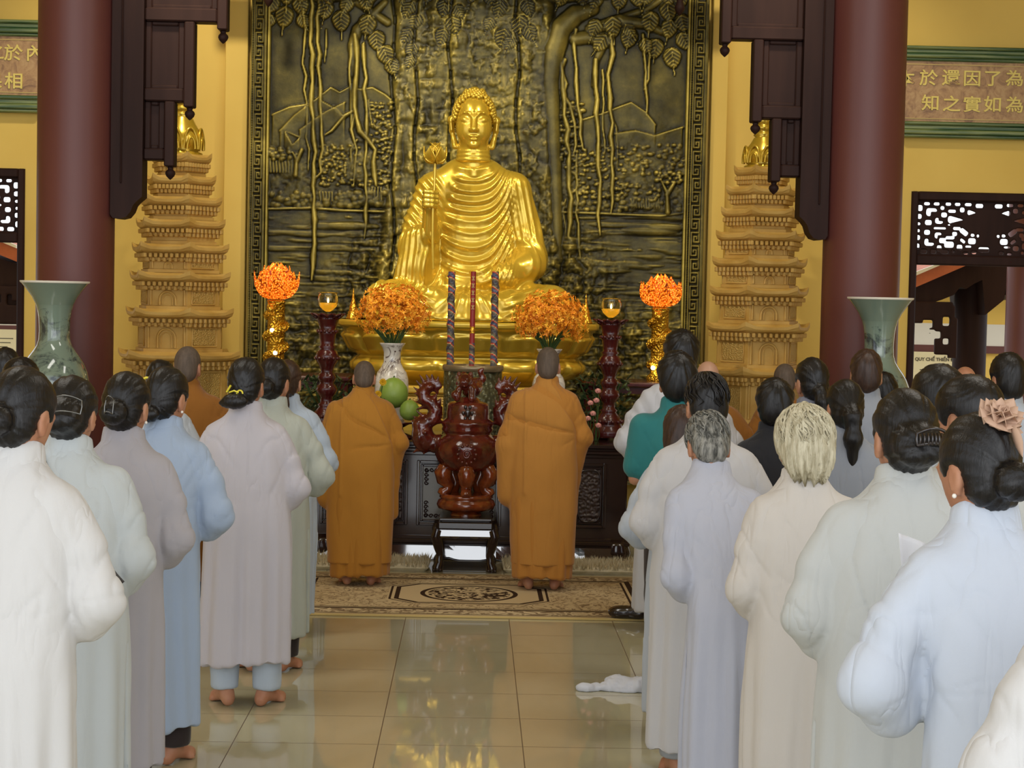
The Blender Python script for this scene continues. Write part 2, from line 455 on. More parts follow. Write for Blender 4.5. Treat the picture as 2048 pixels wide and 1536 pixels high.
# ====================================================================== carved brackets between pillar and ceiling
def bracket(label, post, ogee, steps, sgn):
    """post (outer px, inner px); ogee (y start, y end); steps: (inner px, y rail top, y rail bottom, y post end, y tip)"""
    Y = 12.98; d0, d1 = Y - .07, Y + .07
    yref = ogee[0]
    X = lambda p, y: ax(p, y, Y)
    Z = lambda p, y: az(p, y, Y)
    t = thing('stepped_bracket', label, 'bracket', (X(post[0], yref), Y, Z(post[0], yref)), 0, 'carved wooden brackets')
    o = np.array(t.location)
    def part(mb, name, mat=M['dwood'], par=t):
        mb.xform(lambda p: p - o); return mb.build(name, mat, par)
    ztop = 5.6
    xo, xi = X(post[0], yref), X(post[1], yref)
    z0, z1 = Z(post[1], ogee[0]), Z(post[0], ogee[1])
    w = xi - xo
    pts = [(xo, ztop), (xo, z1 + .03), (xo + w * .08, z1 + .004), (xo + w * .3, z1), (xo + w * .5, z1 + .012), (xo + w * .64, z1 + .05), (xo + w * .72, z1 + (z0 - z1) * .62), (xo + w * .82, z0 - .035), (xi, z0), (xi, ztop)]
    if sgn < 0: pts = pts[::-1]
    part(MB().prism(pts, d0 - .03, d1 + .03), 'hanging_post')
    part(MB().box(xo + w * .3, xo + w * .36, d0 - .045, d0 - .028, z1 + .25, ztop - .6, .006), 'bead_moulding')
    prev = ztop
    for k, (pi, yr0, yr1, ype, ytip) in enumerate(steps):
        x1 = X(pi, yr1); pw = 20 * Y / FPX * -sgn
        zr0, zr1, zpe, ztip = Z(pi, yr0), Z(pi, yr1), Z(pi, ype), Z(pi, ytip)
        xs = x1 + pw
        pb = MB().box(xi - w * .02, xs, Y - .02, Y + .02, zr0, prev)
        pn = part(pb, 'panel')
        # raised frame round the sunk panel
        fr = MB(); a, c2 = sorted((xi, xs)); mg = .045
        for q in ((a, a + mg, zr0, prev), (c2 - mg, c2, zr0, prev), (a + mg, c2 - mg, zr0, zr0 + .03), (a + mg, c2 - mg, prev - .03, prev)):
            fr.box(q[0], q[1], d0 + .03, d1 - .03, q[2], q[3], .008)
        part(fr, 'panel_frame')
        part(MB().box(xi, xs, d0, d1, zr1, zr0 + .004, .01), 'rail')
        pp = part(MB().box(xs, x1, d0, d1, zpe, prev, .008), 'post')
        h = zpe - ztip; r = abs(pw) * .5
        pr = [(r * .5, 0), (r * .62, -h * .08), (r * .5, -h * .16), (r * .55, -h * .2), (r * .95, -h * .36), (r * 1.02, -h * .52), (r * .8, -h * .72), (r * .3, -h * .92), (r * .04, -h)]
        part(MB().lathe(pr[::-1], (xs / 2 + x1 / 2, Y, zpe), 20), 'pendant')
        prev = zr1 + .002
bracket('dark stepped wooden bracket with bud pendants beside the left pillar', (226, 289), (395, 438),
        [(457, 22, 48, 62, 88), (390, 181, 206, 216, 241), (351, 300, 322, 334, 360)], 1)
bracket('dark stepped wooden bracket with bud pendants beside the right pillar', (1651, 1594), (434, 481),
        [(1440, 55, 80, 88, 114), (1501, 213, 238, 245, 269), (1538, 331, 354, 364, 389)], -1)

# ====================================================================== inscription boards high on the side walls
def text_mesh(name, body, size, loc, mat, parent=None, depth=.006, offset=0.0, align='CENTER', extra=(1, 1)):
    cu = bpy.data.curves.new(name, 'FONT'); cu.body = body; cu.size = size; cu.extrude = depth; cu.offset = offset
    cu.align_x = align; cu.align_y = 'CENTER'; cu.resolution_u = 3
    o = bpy.data.objects.new(name, cu); COL.objects.link(o)
    dg = bpy.context.evaluated_depsgraph_get()
    me = bpy.data.meshes.new_from_object(o.evaluated_get(dg))
    bpy.data.objects.remove(o); bpy.data.curves.remove(cu)
    me.name = name; me.materials.clear()
    q = link_mesh(name, me, mat, parent)
    q.rotation_euler = (PI / 2, 0, 0); q.scale = (extra[0], extra[1], 1)
    q.location = [float(v) for v in loc]
    return q
def board(label, p_in, ys, glyphs, far, name):
    Y = 15.93
    x0 = ax(p_in, ys[2], Y)
    z = [az(p_in, y, Y) for y in ys]
    t = thing('inscription_board', label, 'sign', (x0, Y, z[2]), 0, 'inscription boards')
    o = np.array(t.location)
    def part(mb, nm, mat): mb.xform(lambda p: p - o); return mb.build(nm, mat, t)
    part(MB().box(x0, far, Y, YW - .002, z[3], z[1]), 'marble_panel', M['marble'])
    for za, zb in ((z[1], z[0]), (z[4], z[3])):
        mb = MB(); h = zb - za
        for (u0, u1, dd) in ((0, .22, .03), (.2, .5, .055), (.48, .8, .04), (.78, 1, .065)):
            mb.box(x0, far, Y - dd, YW - .002, za + h * u0, za + h * u1, .01)
        part(mb, 'moulding', M['green'])
    for zz in (z[1] - .03, z[3] + .03):
        part(MB().box(x0, far, Y - .006, Y + .002, zz - .004, zz + .004), 'gilt_line', M['pale'])
    for ch, px, py, s in glyphs:
        c = at(px, py, Y - .006) - o
        g = text_mesh('character', ch, s * Y / FPX * 1.02, (c[0], c[1], c[2]), M['letter'], t, .005, .0018, extra=(1.12, 1))
board('brown marble board with yellow characters on the left wall', 82, (42, 74, 130, 193, 226),
      [('之', -10, 105, 33), ('於', 27, 108, 33), ('內', 70, 109, 33), ('果', -14, 163, 33), ('相', 28, 164, 33)], ax(82, 100, 15.93) - 3.0, 'l')
board('brown marble board with yellow characters on the right wall', 1806, (92, 121, 180, 243, 274),
      [('本', 1811, 159, 33), ('於', 1857, 158, 33), ('還', 1902, 158, 33), ('因', 1944, 159, 33), ('了', 1985, 159, 33), ('為', 2029, 159, 33),
       ('知', 1861, 208, 33), ('之', 1903, 210, 33), ('實', 1944, 211, 33), ('如', 1985, 211, 33), ('為', 2029, 212, 33),
       ('本', 2072, 160, 33), ('來', 2072, 212, 33)], ax(1806, 100, 15.93) + 3.0, 'r')

# ====================================================================== door frames with fretwork transoms
HOLES = [  # pierced openings of the left half: x, y, half width, half height, kind (px of the photograph, right-hand door)
 (1838, 417, 5, 6, 'r'), (1837, 434, 5, 5, 'r'), (1836, 449, 4, 3, 'r'), (1836, 463, 3, 3, 'r'), (1836, 477, 4, 5, 'r'), (1835, 495, 4, 6, 'r'),
 (1852, 408, 6, 3, 't'), (1872, 408, 6, 3, 't'), (1896, 408, 6, 3, 't'), (1915, 408, 6, 3, 't'), (1937, 408, 7, 3, 't'), (1960, 410, 8, 4, 't'),
 (1862, 425, 11, 8, 'L'), (1856, 446, 7, 5, 'r'), (1854, 466, 6, 5, 'r'), (1859, 486, 10, 7, 'J'), (1848, 505, 7, 4, 'r'), (1868, 505, 6, 4, 'r'),
 (1884, 416, 4, 4, 'r'), (1888, 430, 6, 5, 'r'), (1904, 422, 8, 3, 'r'), (1925, 419, 5, 5, 'r'), (1878, 442, 8, 6, 'J'), (1912, 439, 16, 7, 'f'),
 (1880, 457, 13, 2, 'r'), (1899, 450, 3, 2, 'r'), (1877, 472, 7, 6, 'L'), (1886, 482, 7, 5, 'r'), (1902, 476, 9, 3, 'r'), (1900, 490, 10, 6, 'r'),
 (1880, 498, 5, 6, 'r'), (1922, 495, 6, 5, 'r'), (1915, 457, 8, 3, 'r'), (1911, 468, 5, 4, 'r'), (1930, 464, 9, 5, 'd'), (1947, 482, 8, 6, 'r'),
 (1928, 482, 6, 3, 'd'), (1940, 493, 7, 2, 'r'), (1891, 505, 8, 4, 'r'), (1935, 507, 5, 2, 'r'), (1948, 470, 4, 3, 'r'), (1959, 471, 3, 3, 'r'),
 (1945, 424, 9, 5, 'f'), (1972, 499, 11, 5, 'r'), (1908, 504, 3, 3, 'r'), (1952, 505, 5, 3, 't')]
def fretwork(name, parent, mat):
    k = YW / FPX; cx, cy = 1980, 457
    hx, hz = 150 * k, 57 * k; T = .028
    s = SDF((-hx - .02, -.05, -hz - .02), (hx + .02, .05, hz + .02), .0095)
    x, z = s.ax[0][:, None], s.ax[2][None, :]
    d = np.maximum(np.abs(x) - hx, np.abs(z) - hz)
    for sg in (1, -1):
        for hx_, hy_, a, c, kd in HOLES:
            X, Z = sg * (hx_ - cx) * k, -(hy_ - cy) * k
            if sg < 0 and hx_ > 1968: continue
            u, v = (x - X), (z - Z); a2, c2 = a * k, c * k
            if kd == 'd': u, v = u * .8 + v * .6 * -sg, v * .8 + u * .6 * sg
            r = min(a2, c2) * .6
            q = np.sqrt(np.maximum(np.abs(u) - a2 + r, 0) ** 2 + np.maximum(np.abs(v) - c2 + r, 0) ** 2) - r
            if kd in 'LJ':
                cut = np.maximum(-(u * sg) - a2 * .05, (v if kd == 'L' else -v) - c2 * .1)
                q = np.maximum(q, -np.maximum(np.abs(u - sg * a2 * .6) - a2 * .75, np.abs(v - (-1 if kd == 'L' else 1) * c2 * .6) - c2 * .75))
            if kd == 'f': q = np.maximum(q, np.abs(v) - c2 * (1.05 - (u * sg) / a2) * .6)
            d = np.maximum(d, -q)
    y = np.abs(s.ax[1])[None, :, None] - T / 2
    s.D[...] = np.maximum(d[:, None, :], y)
    V, Q = s.mesh(1)
    return np_mesh(name, V, Q, mat, parent)
def doorway(n, xin, ztop, sg, pyl, label):
    """xin: jamb beside the middle wall; sg = +1 when the opening runs to the right"""
    k = YW / FPX; Y = YW + .02
    W = 320 * k; zt0 = ztop - 18 * k; zt1 = ztop - 126 * k; zb = ztop - 146 * k
    xo = xin + sg * W; a, c = sorted((xin, xo))
    t = thing('door_%d' % n, label, 'doorway', (xin, Y, 0)); t['kind'] = 'structure'
    o = np.array(t.location)
    def part(mb, nm): mb.xform(lambda p: p - o); return mb.build(nm, M['dwood'], t)
    for x0, x1 in ((a, a + 14 * k), (c - 14 * k, c)):
        part(MB().box(x0, x1, Y - .05, Y + .12, 0, ztop, .012), 'door_jamb')
    part(MB().box(a + 13 * k, c - 13 * k, Y - .05, Y + .12, zt0, ztop, .012), 'head_rail')
    part(MB().box(a + 13 * k, c - 13 * k, Y - .05, Y + .12, zb, zt1, .012), 'transom_rail')
    f = fretwork('fretwork', t, M['dwood'])
    f.location = ((a + c) / 2 - o[0], .03, (zt0 + zt1) / 2); f.scale = ((W - 26 * k) / (300 * k), 1, (zt0 - zt1 + .02) / (114 * k))
doorway(1, XL, ZL, -1, 0, 'dark wooden doorway with pierced transom left of the pillar')
doorway(2, XR, ZR, 1, 0, 'dark wooden doorway with pierced transom right of the pillar')

# ====================================================================== what the doorways show outside
w_ = Mat('outside_yellow_wall', (232, 194, 96), .8); M['wall2'] = w_.m
def P2(pts, Y): return [(ax(x, y, Y), az(x, y, Y)) for x, y in pts]
def outside(sg):
    right = sg > 0
    nm = 'right' if right else 'left'
    Y = 24.0
    x0 = ax(1990 if right else -20, 600, Y)
    t = thing('courtyard_building', 'yellow courtyard building seen through the %s doorway' % nm, 'building', (x0, Y, 0), 0)
    o = np.array(t.location)
    def part(mb, n_, mat, par=t): mb.xform(lambda p: p - o); return mb.build(n_, mat, par)
    zs = az(1990, 575, Y) if right else az(10, 560, Y)
    part(MB().box(x0 - 3.0, x0 + 3.0, Y, Y + .3, 0, zs), 'wall', M['wall2'])
    zz = az(1860, 697, Y)
    part(MB().box(x0 - 3.0, x0 + 3.0, Y - .05, Y, zz - .05, zz + .05), 'red_band', M['pillar'])
    part(MB().box(x0 - 3.0, x0 + 3.0, Y - .03, Y, zz + .05, zz + .34), 'white_band', M['plaster'])
    part(MB().box(x0 - 3.2, x0 + 3.2, Y - .5, Y + .5, zs, zs + .12).box(x0 - 3.2, x0 + 3.2, Y - .3, Y + .3, zs + .12, zs + .5), 'eaves', M['dwood'])
outside(1); outside(-1)
# notice sheets fixed to the yellow building
def notice(pts, label, title, lines):
    Y = 23.92
    (xa, za), (xb, zb) = P2(pts, Y)
    t = thing('notice_board', label, 'notice', ((xa + xb) / 2, Y, (za + zb) / 2))
    o = np.array(t.location)
    MB().box(xa - o[0], xb - o[0], -.015, .0, zb - o[2], za - o[2], .004).build('sheet', M['cream'], t)
    if title: text_mesh('title', title, .06, (.045, -.018, za - o[2] - .10), M['ink'], t, .002, .002)
    W = (xb - xa) * .82
    mb = MB()
    for i in range(lines):
        z = za - o[2] - (.24 if title else .12) - .055 * i; wq = W * random.uniform(.72, 1) / 2
        mb.box(-wq, wq - random.uniform(0, .1), -.018, -.012, z - .006, z + .006)
    mb.build('small_print', M['ink'], t)
notice([(1822, 703), (1925, 822)], 'cream notice sheet with a printed heading outside the right doorway', 'QUY CHẾ THIỀN ĐƯỜNG', 10)
notice([(-70, 657), (37, 760)], 'cream notice sheet outside the left doorway', '', 6)
def porch(label, roof, fascia, timber, beam, col, lattice, holes, Y):
    xr, zr = ax(roof[0][0], roof[0][1], Y), az(roof[0][0], roof[0][1], Y)
    t = thing('timber_porch', label, 'porch', (xr, Y, 0))
    o = np.array(t.location)
    def part(mb, n_, mat, par=t): mb.xform(lambda p: p - o); return mb.build(n_, mat, par)
    part(MB().prism(P2(roof, Y), Y - .1, Y + 1.5), 'roof_edge', M['tile'])
    part(MB().prism(P2(fascia, Y), Y - .14, Y - .08), 'ridge_cap', M['plaster'])
    part(MB().prism(P2(timber, Y + .1), Y + .05, Y + 1.4), 'timber_soffit', M['dwood'])
    if col:
        cx = ax(col[0], 660, Y + .5); r = col[1] * (Y + .5) / FPX
        part(MB().lathe([(r, -.03), (r, az(col[0], 560, Y))], (cx, Y + .5, 0), 28), 'column', M['dwood'])
    if lattice:
        s = SDF((-.6, -.04, -.4), (.6, .04, .4), .012); k = Y / FPX
        (lx, lz) = P2([lattice[0]], Y)[0]
        x, z = s.ax[0][:, None], s.ax[2][None, :]
        d = np.full((len(s.ax[0]), len(s.ax[2])), 1.0, np.float32)
        for (px, py, a, c) in lattice[1:]:
            X, Z = ax(px, py, Y) - lx, az(px, py, Y) - lz
            d = np.minimum(d, np.sqrt(np.maximum(np.abs(x - X) - a * k + .02, 0) ** 2 + np.maximum(np.abs(z - Z) - c * k + .02, 0) ** 2) - .02)
        for (px, py, a, c) in holes:
            X, Z = ax(px, py, Y) - lx, az(px, py, Y) - lz
            d = np.maximum(d, -(np.sqrt(np.maximum(np.abs(x - X) - a * k + .01, 0) ** 2 + np.maximum(np.abs(z - Z) - c * k + .01, 0) ** 2) - .01))
        s.D[...] = np.maximum(d[:, None, :], np.abs(s.ax[1])[None, :, None] - .025)
        V, Q = s.mesh(1); ob = np_mesh('carved_corbel', V, Q, M['dwood'], t)
        ob.location = (lx - o[0], .02, lz)
porch('dark timber porch under an orange tiled roof outside the right doorway',
      [(1800, 560), (1890, 522), (1960, 505), (1960, 522), (1935, 528), (1826, 575)], [(1815, 556), (1890, 524), (1890, 520), (1815, 548)],
      [(1800, 585), (1935, 527), (2060, 505), (2060, 600), (2016, 590), (2012, 560), (2005, 600), (1968, 630), (1962, 560), (1945, 568), (1930, 578), (1918, 574), (1905, 590), (1880, 600), (1860, 606), (1840, 612), (1800, 616)],
      None, (1940, 33), [(1866, 640), (1862, 625, 45, 22), (1890, 660, 20, 50), (1906, 680, 9, 45), (1880, 650, 20, 20)],
      [(1856, 648, 10, 8), (1893, 643, 7, 9), (1892, 683, 6, 6), (1850, 662, 22, 3), (1872, 670, 10, 7)], 18.6)
porch('dark timber porch under an orange tiled roof outside the left doorway',
      [(-60, 452), (39, 493), (39, 524), (-60, 484)], [(-60, 449), (39, 491), (39, 497), (-60, 456)],
      [(-60, 500), (45, 530), (45, 640), (-60, 640)], None, (-60, 30), [(10, 640), (10, 610, 60, 38)], [(18, 599, 5, 10), (24, 606, 10, 4), (-4, 597, 5, 9)], 18.6)
# lilac-maroon column just outside the right doorway
c = at(2046, 650, 17.4)
t = thing('outside_column', 'lilac lit maroon column at the right edge outside the doorway', 'column', (c[0], 17.4, 0))
MB().lathe([(.17, -.03), (.17, 4.0)], n=28).build('shaft', M['pillar'], t)
MB().lathe([(.24, -.03), (.24, .12), (.19, .2)], n=28).build('base', M['plaster'], t)

# canopy rail just above the picture, two bud pendants reach into it
Yc = 15.3; k = Yc / FPX
pl_, pr_ = at(537, -24, Yc), at(1360, -6, Yc)
t = thing('canopy_rail', 'dark carved canopy rail over the relief, two bud pendants showing', 'canopy rail', ((pl_[0] + pr_[0]) / 2, Yc, pr_[2] + .1))
o = np.array(t.location)
mb = MB().box(pl_[0] - .5, pr_[0] + .5, Yc - .06, Yc + .06, pr_[2] + .1, pr_[2] + .32, .01); mb.xform(lambda p: p - o); mb.build('rail', M['dwood'], t)
for p_ in (pl_, pr_):
    r = 10 * k; zz = p_[2]
    MB().lathe([(.002, -.16), (r * .4, -.145), (r * .95, -.11), (r, -.085), (r * .6, -.04), (r * .8, -.02), (r * .8, .12 + pr_[2] - zz)], (p_[0] - o[0], 0, zz - o[2]), 20).build('pendant', M['dwood'], t)
# ====================================================================== bronze relief behind the Buddha
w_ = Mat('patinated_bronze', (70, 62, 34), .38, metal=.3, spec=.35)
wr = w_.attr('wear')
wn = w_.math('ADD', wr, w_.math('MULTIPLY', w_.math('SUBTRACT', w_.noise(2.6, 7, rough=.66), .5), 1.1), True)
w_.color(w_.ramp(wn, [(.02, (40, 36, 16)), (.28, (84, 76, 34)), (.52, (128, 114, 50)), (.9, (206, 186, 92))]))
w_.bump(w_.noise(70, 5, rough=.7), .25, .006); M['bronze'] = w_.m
YR = 15.86
class Canvas:
    def __init__(s, x0, x1, z0, z1, h):
        s.h = h; s.x = np.arange(x0, x1 + h * .5, h, dtype=np.float32); s.z = np.arange(z0, z1 + h * .5, h, dtype=np.float32)
        s.H = np.zeros((len(s.x), len(s.z)), np.float32); s.X, s.Z = np.meshgrid(s.x, s.z, indexing='ij')
    def win(s, lo, hi, m):
        a = np.clip(((np.array(lo) - m - [s.x[0], s.z[0]]) / s.h).astype(int), 0, s.H.shape)
        b = np.clip(((np.array(hi) + m - [s.x[0], s.z[0]]) / s.h).astype(int) + 2, 0, s.H.shape)
        return slice(a[0], b[0]), slice(a[1], b[1])
    def stroke(s, P, r, h, base=0.0):
        """rounded ridge along a polyline of (x, z); r and h may taper"""
        n = len(P); R = r if hasattr(r, '__len__') else [r] * n; Hh = h if hasattr(h, '__len__') else [h] * n
        for i in range(n - 1):
            a, b = np.array(P[i]), np.array(P[i + 1]); w = s.win(np.minimum(a, b), np.maximum(a, b), max(R[i], R[i + 1]))
            X, Z = s.X[w], s.Z[w]
            if X.size == 0: continue
            ab = b - a; t = np.clip(((X - a[0]) * ab[0] + (Z - a[1]) * ab[1]) / (ab @ ab + 1e-9), 0, 1)
            d = np.hypot(X - a[0] - t * ab[0], Z - a[1] - t * ab[1]) / (R[i] + (R[i + 1] - R[i]) * t)
            hh = (Hh[i] + (Hh[i + 1] - Hh[i]) * t) * np.sqrt(np.maximum(1 - d * d, 0))
            s.H[w] = np.maximum(s.H[w], np.where(d < 1, hh + base, -1))
    def blob(s, c, rx, rz, h):
        w = s.win((c[0] - rx, c[1] - rz), (c[0] + rx, c[1] + rz), .01); X, Z = s.X[w], s.Z[w]
        if X.size == 0: return
        q = 1 - ((X - c[0]) / rx) ** 2 - ((Z - c[1]) / rz) ** 2
        s.H[w] = np.maximum(s.H[w], np.where(q > 0, h * np.sqrt(np.maximum(q, 0)), -1))
    def leaf(s, c, L, ang, h):
        """heart shaped pipal leaf hanging from c with ribs and a drip tip"""
        w = s.win((c[0] - L, c[1] - L * 1.7), (c[0] + L, c[1] + L * 1.7), .01); X, Z = s.X[w] - c[0], s.Z[w] - c[1]
        if X.size == 0: return
        ca, sa = math.cos(ang), math.sin(ang)
        u = X * ca - Z * sa; v = -(X * sa + Z * ca)          # v grows towards the tip
        t = v / L
        half = np.where(t < 0, 0, np.where(t < .98, L * .62 * np.sqrt(np.clip(t, 0, 1) * 3.1 + .02) * np.clip(1 - t, 0, 1) ** .78 * .92, 0))
        half = np.maximum(half, np.where((t > .7) & (t < 1.5), L * .05 * (1.5 - t) / .8, 0))
        q = np.abs(u) / (half + 1e-6)
        rib = np.sin((t * 1.0 - np.abs(u) / L * .75) * 34) * .5 + .5
        hh = h * (.62 + .38 * np.sqrt(np.clip(1 - q, 0, 1))) + h * .5 * rib * (q < .9) * (t < .9)
        hh = np.maximum(hh, h * 1.7 * np.clip(1 - np.abs(u) / (L * .05), 0, 1))
        s.H[w] = np.where((q < 1) & (t > 0), np.maximum(s.H[w] * .35 + hh, hh), s.H[w])
    def build(s, name, Y, mat, parent, o, sgn_wear=1.0):
        nx, nz = s.H.shape
        H = s.H
        V = np.stack([s.X - o[0], Y - H - o[1], s.Z - o[2]], -1).reshape(-1, 3)
        i = np.arange(nx * nz).reshape(nx, nz)
        Q = np.stack([i[:-1, :-1], i[1:, :-1], i[1:, 1:], i[:-1, 1:]], -1).reshape(-1, 4)
        ob = np_mesh(name, V, Q, mat, parent)
        def blur(A, k):
            for ax_ in (0, 1):
                c = np.cumsum(np.pad(A, [(k + 1, k) if a == ax_ else (0, 0) for a in (0, 1)], mode='edge'), ax_)
                n = A.shape[ax_]
                A = (np.take(c, np.arange(2 * k + 1, n + 2 * k + 1), ax_) - np.take(c, np.arange(0, n), ax_)) / (2 * k + 1)
            return A
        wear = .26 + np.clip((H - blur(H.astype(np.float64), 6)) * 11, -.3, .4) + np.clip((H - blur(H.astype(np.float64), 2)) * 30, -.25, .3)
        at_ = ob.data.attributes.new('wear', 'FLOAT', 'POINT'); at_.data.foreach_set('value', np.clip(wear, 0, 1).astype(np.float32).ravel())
        return ob
W2 = lambda p: (float(at(p[0], p[1], YR)[0]), float(at(p[0], p[1], YR)[2]))
kR = YR / FPX
xa = ax(531, 350, YR); xb = ax(1374, 350, YR)
zb_, zt_ = .25, az(960, -190, YR)
xm = (xa + xb) / 2
tR = thing('bronze_relief', 'large bronze relief of a bodhi tree above a lake behind the golden Buddha', 'relief', (xm, 15.9, zb_))
oR = np.array(tR.location)
cv = Canvas(xa, xb, zb_, zt_, .0085)
P3 = np.stack([cv.X, cv.Z, cv.X * 0], -1)
H = cv.H
# sky: mottled
H += .006 * fbm(P3 * [3, 3, 1], 3, 1)
zl = az(960, 418, YR)                                   # shore line of the lake
below = ss(zl + .01, zl - .01, cv.Z)
# broken ground and foliage belt between sky and lake
belt = ss(zl + 1.05, zl + .25, cv.Z) * (1 - below)
H += belt * (.012 * fbm(P3 * [9, 11, 1], 4, 3) + .014)
# big trunk behind the statue
tx0, tx1 = ax(786, 200, YR), ax(1104, 200, YR)
flare = .10 * ss(zl + 1.0, zl - .8, cv.Z)
tr = ss(tx0 - .03 - flare, tx0 + .07 - flare, cv.X) * ss(tx1 + .03 + flare, tx1 - .07 + flare, cv.X)
H *= (1 - tr * .8)
bark = np.abs(fbm(P3 * [5, 1.6, 1], 4, 7)); H += tr * (.035 + .022 * bark + .016 * np.maximum(0, fbm(P3 * [14, 12, 1], 4, 9)) + .014 * np.abs(fbm(P3 * [3.3, 7, 1], 3, 21)))
for px in (786, 832, 901, 1035):                         # deep bark cracks
    pts = [W2((px + 5 * math.sin(k * 1.7 + px), -180 + 55 * k)) for k in range(18)]
    for i in range(len(pts) - 1):
        a, b = np.array(pts[i]), np.array(pts[i + 1]); w = cv.win(np.minimum(a, b), np.maximum(a, b), .03)
        X, Z = cv.X[w], cv.Z[w]; t = np.clip((Z - a[1]) / (b[1] - a[1]), 0, 1); d = np.abs(X - a[0] - (b[0] - a[0]) * t)
        H[w] -= .022 * np.clip(1 - d / .022, 0, 1)
# lake: low ripples in short horizontal strokes
rip = fbm(P3 * [1.6, 15, 1], 3, 13); H += below * (1 - tr) * (.014 * ss(.25, .75, np.abs(rip)) + .003 * fbm(P3 * [7, 20, 1], 3, 5))
rnd = random.Random(5)
for _ in range(70):
    px, py = rnd.choice([rnd.uniform(540, 770), rnd.uniform(1120, 1365)]), rnd.uniform(430, 720)
    L = rnd.uniform(12, 60)
    cv.stroke([W2((px, py)), W2((px + L * .5, py + rnd.uniform(-2, 2))), W2((px + L, py + 1))], [.004, .011, .004], [.004, .015, .004])
# shore lines
cv.stroke([W2((533, 418)), W2((620, 416)), W2((690, 421)), W2((780, 424))], .012, .03)
cv.stroke([W2((1108, 424)), W2((1200, 427)), W2((1320, 432)), W2((1370, 426))], .012, .03)
for (px, py, w_px) in ((700, 452, 60), (1330, 455, 45), (1300, 462, 60)):
    cv.blob(W2((px, py)), w_px * kR, 9 * kR, .03)
# mountains
for pts in ([(560, 262), (590, 232), (622, 208), (645, 190), (662, 176), (680, 186), (700, 175), (722, 180), (745, 176), (770, 190), (782, 200)],
            [(545, 230), (580, 215), (612, 210)], [(640, 200), (672, 222), (690, 236), (668, 214)], [(1165, 240), (1205, 228), (1240, 214), (1262, 206), (1290, 225), (1310, 250)],
            [(1230, 268), (1270, 262), (1310, 272), (1365, 255)], [(600, 260), (650, 225), (690, 205)], [(585, 290), (570, 262), (600, 275)]):
    Pm = [W2(p) for p in pts]; 
    q_ = sorted(Pm); zr = np.interp(cv.X, [p[0] for p in q_], [p[1] for p in q_], left=-9, right=-9); dz_ = zr - cv.Z
    H[...] = np.maximum(H, np.where((dz_ > 0) & (dz_ < .5), .026 * np.exp(-dz_ / .16) + H * .6, H)); cv.stroke(Pm, .011, .032)
# foliage clumps made of small bumps
def clump(x0, x1, y0, y1, n, r, h, seed):
    q = random.Random(seed)
    for _ in range(n):
        cv.blob(W2((q.uniform(x0, x1), q.uniform(y0, y1))), r * q.uniform(.7, 1.3), r * q.uniform(.6, 1), h * q.uniform(.6, 1.2))
clump(742, 784, 205, 292, 95, .022, .034, 1); clump(1110, 1165, 205, 330, 120, .024, .034, 2); clump(1140, 1250, 290, 400, 190, .022, .036, 3)
clump(640, 785, 290, 372, 210, .022, .034, 4); clump(1250, 1368, 290, 350, 110, .03, .034, 5); clump(540, 600, 295, 318, 34, .032, .036, 6)
clump(1230, 1320, 368, 402, 60, .026, .036, 7); clump(540, 770, 385, 412, 110, .04, .03, 8); clump(1110, 1365, 404, 424, 70, .036, .03, 9)
# small trees by the shore
for (px, y0, y1) in [(541 + 6 * i, 318 + (i % 3) * 3, 345) for i in range(10)] + [(640 + 6 * i, 384, 402) for i in range(5)] + [(738 + 6 * i, 375, 400) for i in range(5)] + [(1262 + 5 * i, 398, 416) for i in range(12)]:
    cv.stroke([W2((px, y0)), W2((px + 1, y1))], .009, .03)
for P_ in ([(1335, 425), (1333, 385), (1322, 362)], [(1333, 390), (1348, 365)], [(592, 350), (594, 320), (586, 305)], [(594, 322), (604, 300)]):
    cv.stroke([W2(p) for p in P_], [.028, .02, .012][:len(P_)], .045)
clump(1312, 1362, 345, 366, 40, .026, .05, 12)
# rocks at the foot of the relief
rock = ss(az(960, 560, YR), az(960, 680, YR), cv.Z); rk = fbm(P3 * [5, 5, 1], 5, 31)
H += rock * (.05 * np.abs(rk) + .02)
for sgn_, cx in ((-1, 770), (1, 1125)):
    cl_ = ss(.62, .1, np.hypot((cv.X - ax(cx, 600, YR)) * .9, (cv.Z - az(cx, 600, YR)) * .62)); H += cl_ * (.05 * np.abs(fbm(P3 * [6, 6, 1], 5, 41)) + .012)
# branches
for P_, r in (([(1185, 18), (1150, 30), (1122, 58), (1108, 100), (1100, 160), (1104, 260), (1110, 380), (1112, 520)], [.06, .085, .1, .1, .085, .075, .07, .07]),
              ([(1150, 78), (1180, 74), (1200, 84), (1202, 98), (1192, 122), (1188, 170)], [.06, .06, .05, .04, .03, .026]),
              ([(1180, 60), (1240, 42), (1290, 48), (1330, 66)], [.05, .06, .045, .03]), ([(1240, 36), (1290, 20), (1320, 2)], .03),
              ([(770, 5), (745, 30), (715, 60), (706, 90), (708, 150)], [.03, .04, .05, .045, .03]), ([(715, 5), (750, 28), (775, 45)], .035),
              ([(540, -30), (640, -10), (760, -20), (900, -35)], .07), ([(1000, -30), (1100, -8), (1250, -20), (1370, -30)], .07)):
    cv.stroke([W2(p) for p in P_], r, [q * .75 for q in r] if hasattr(r, '__len__') else r * .75)
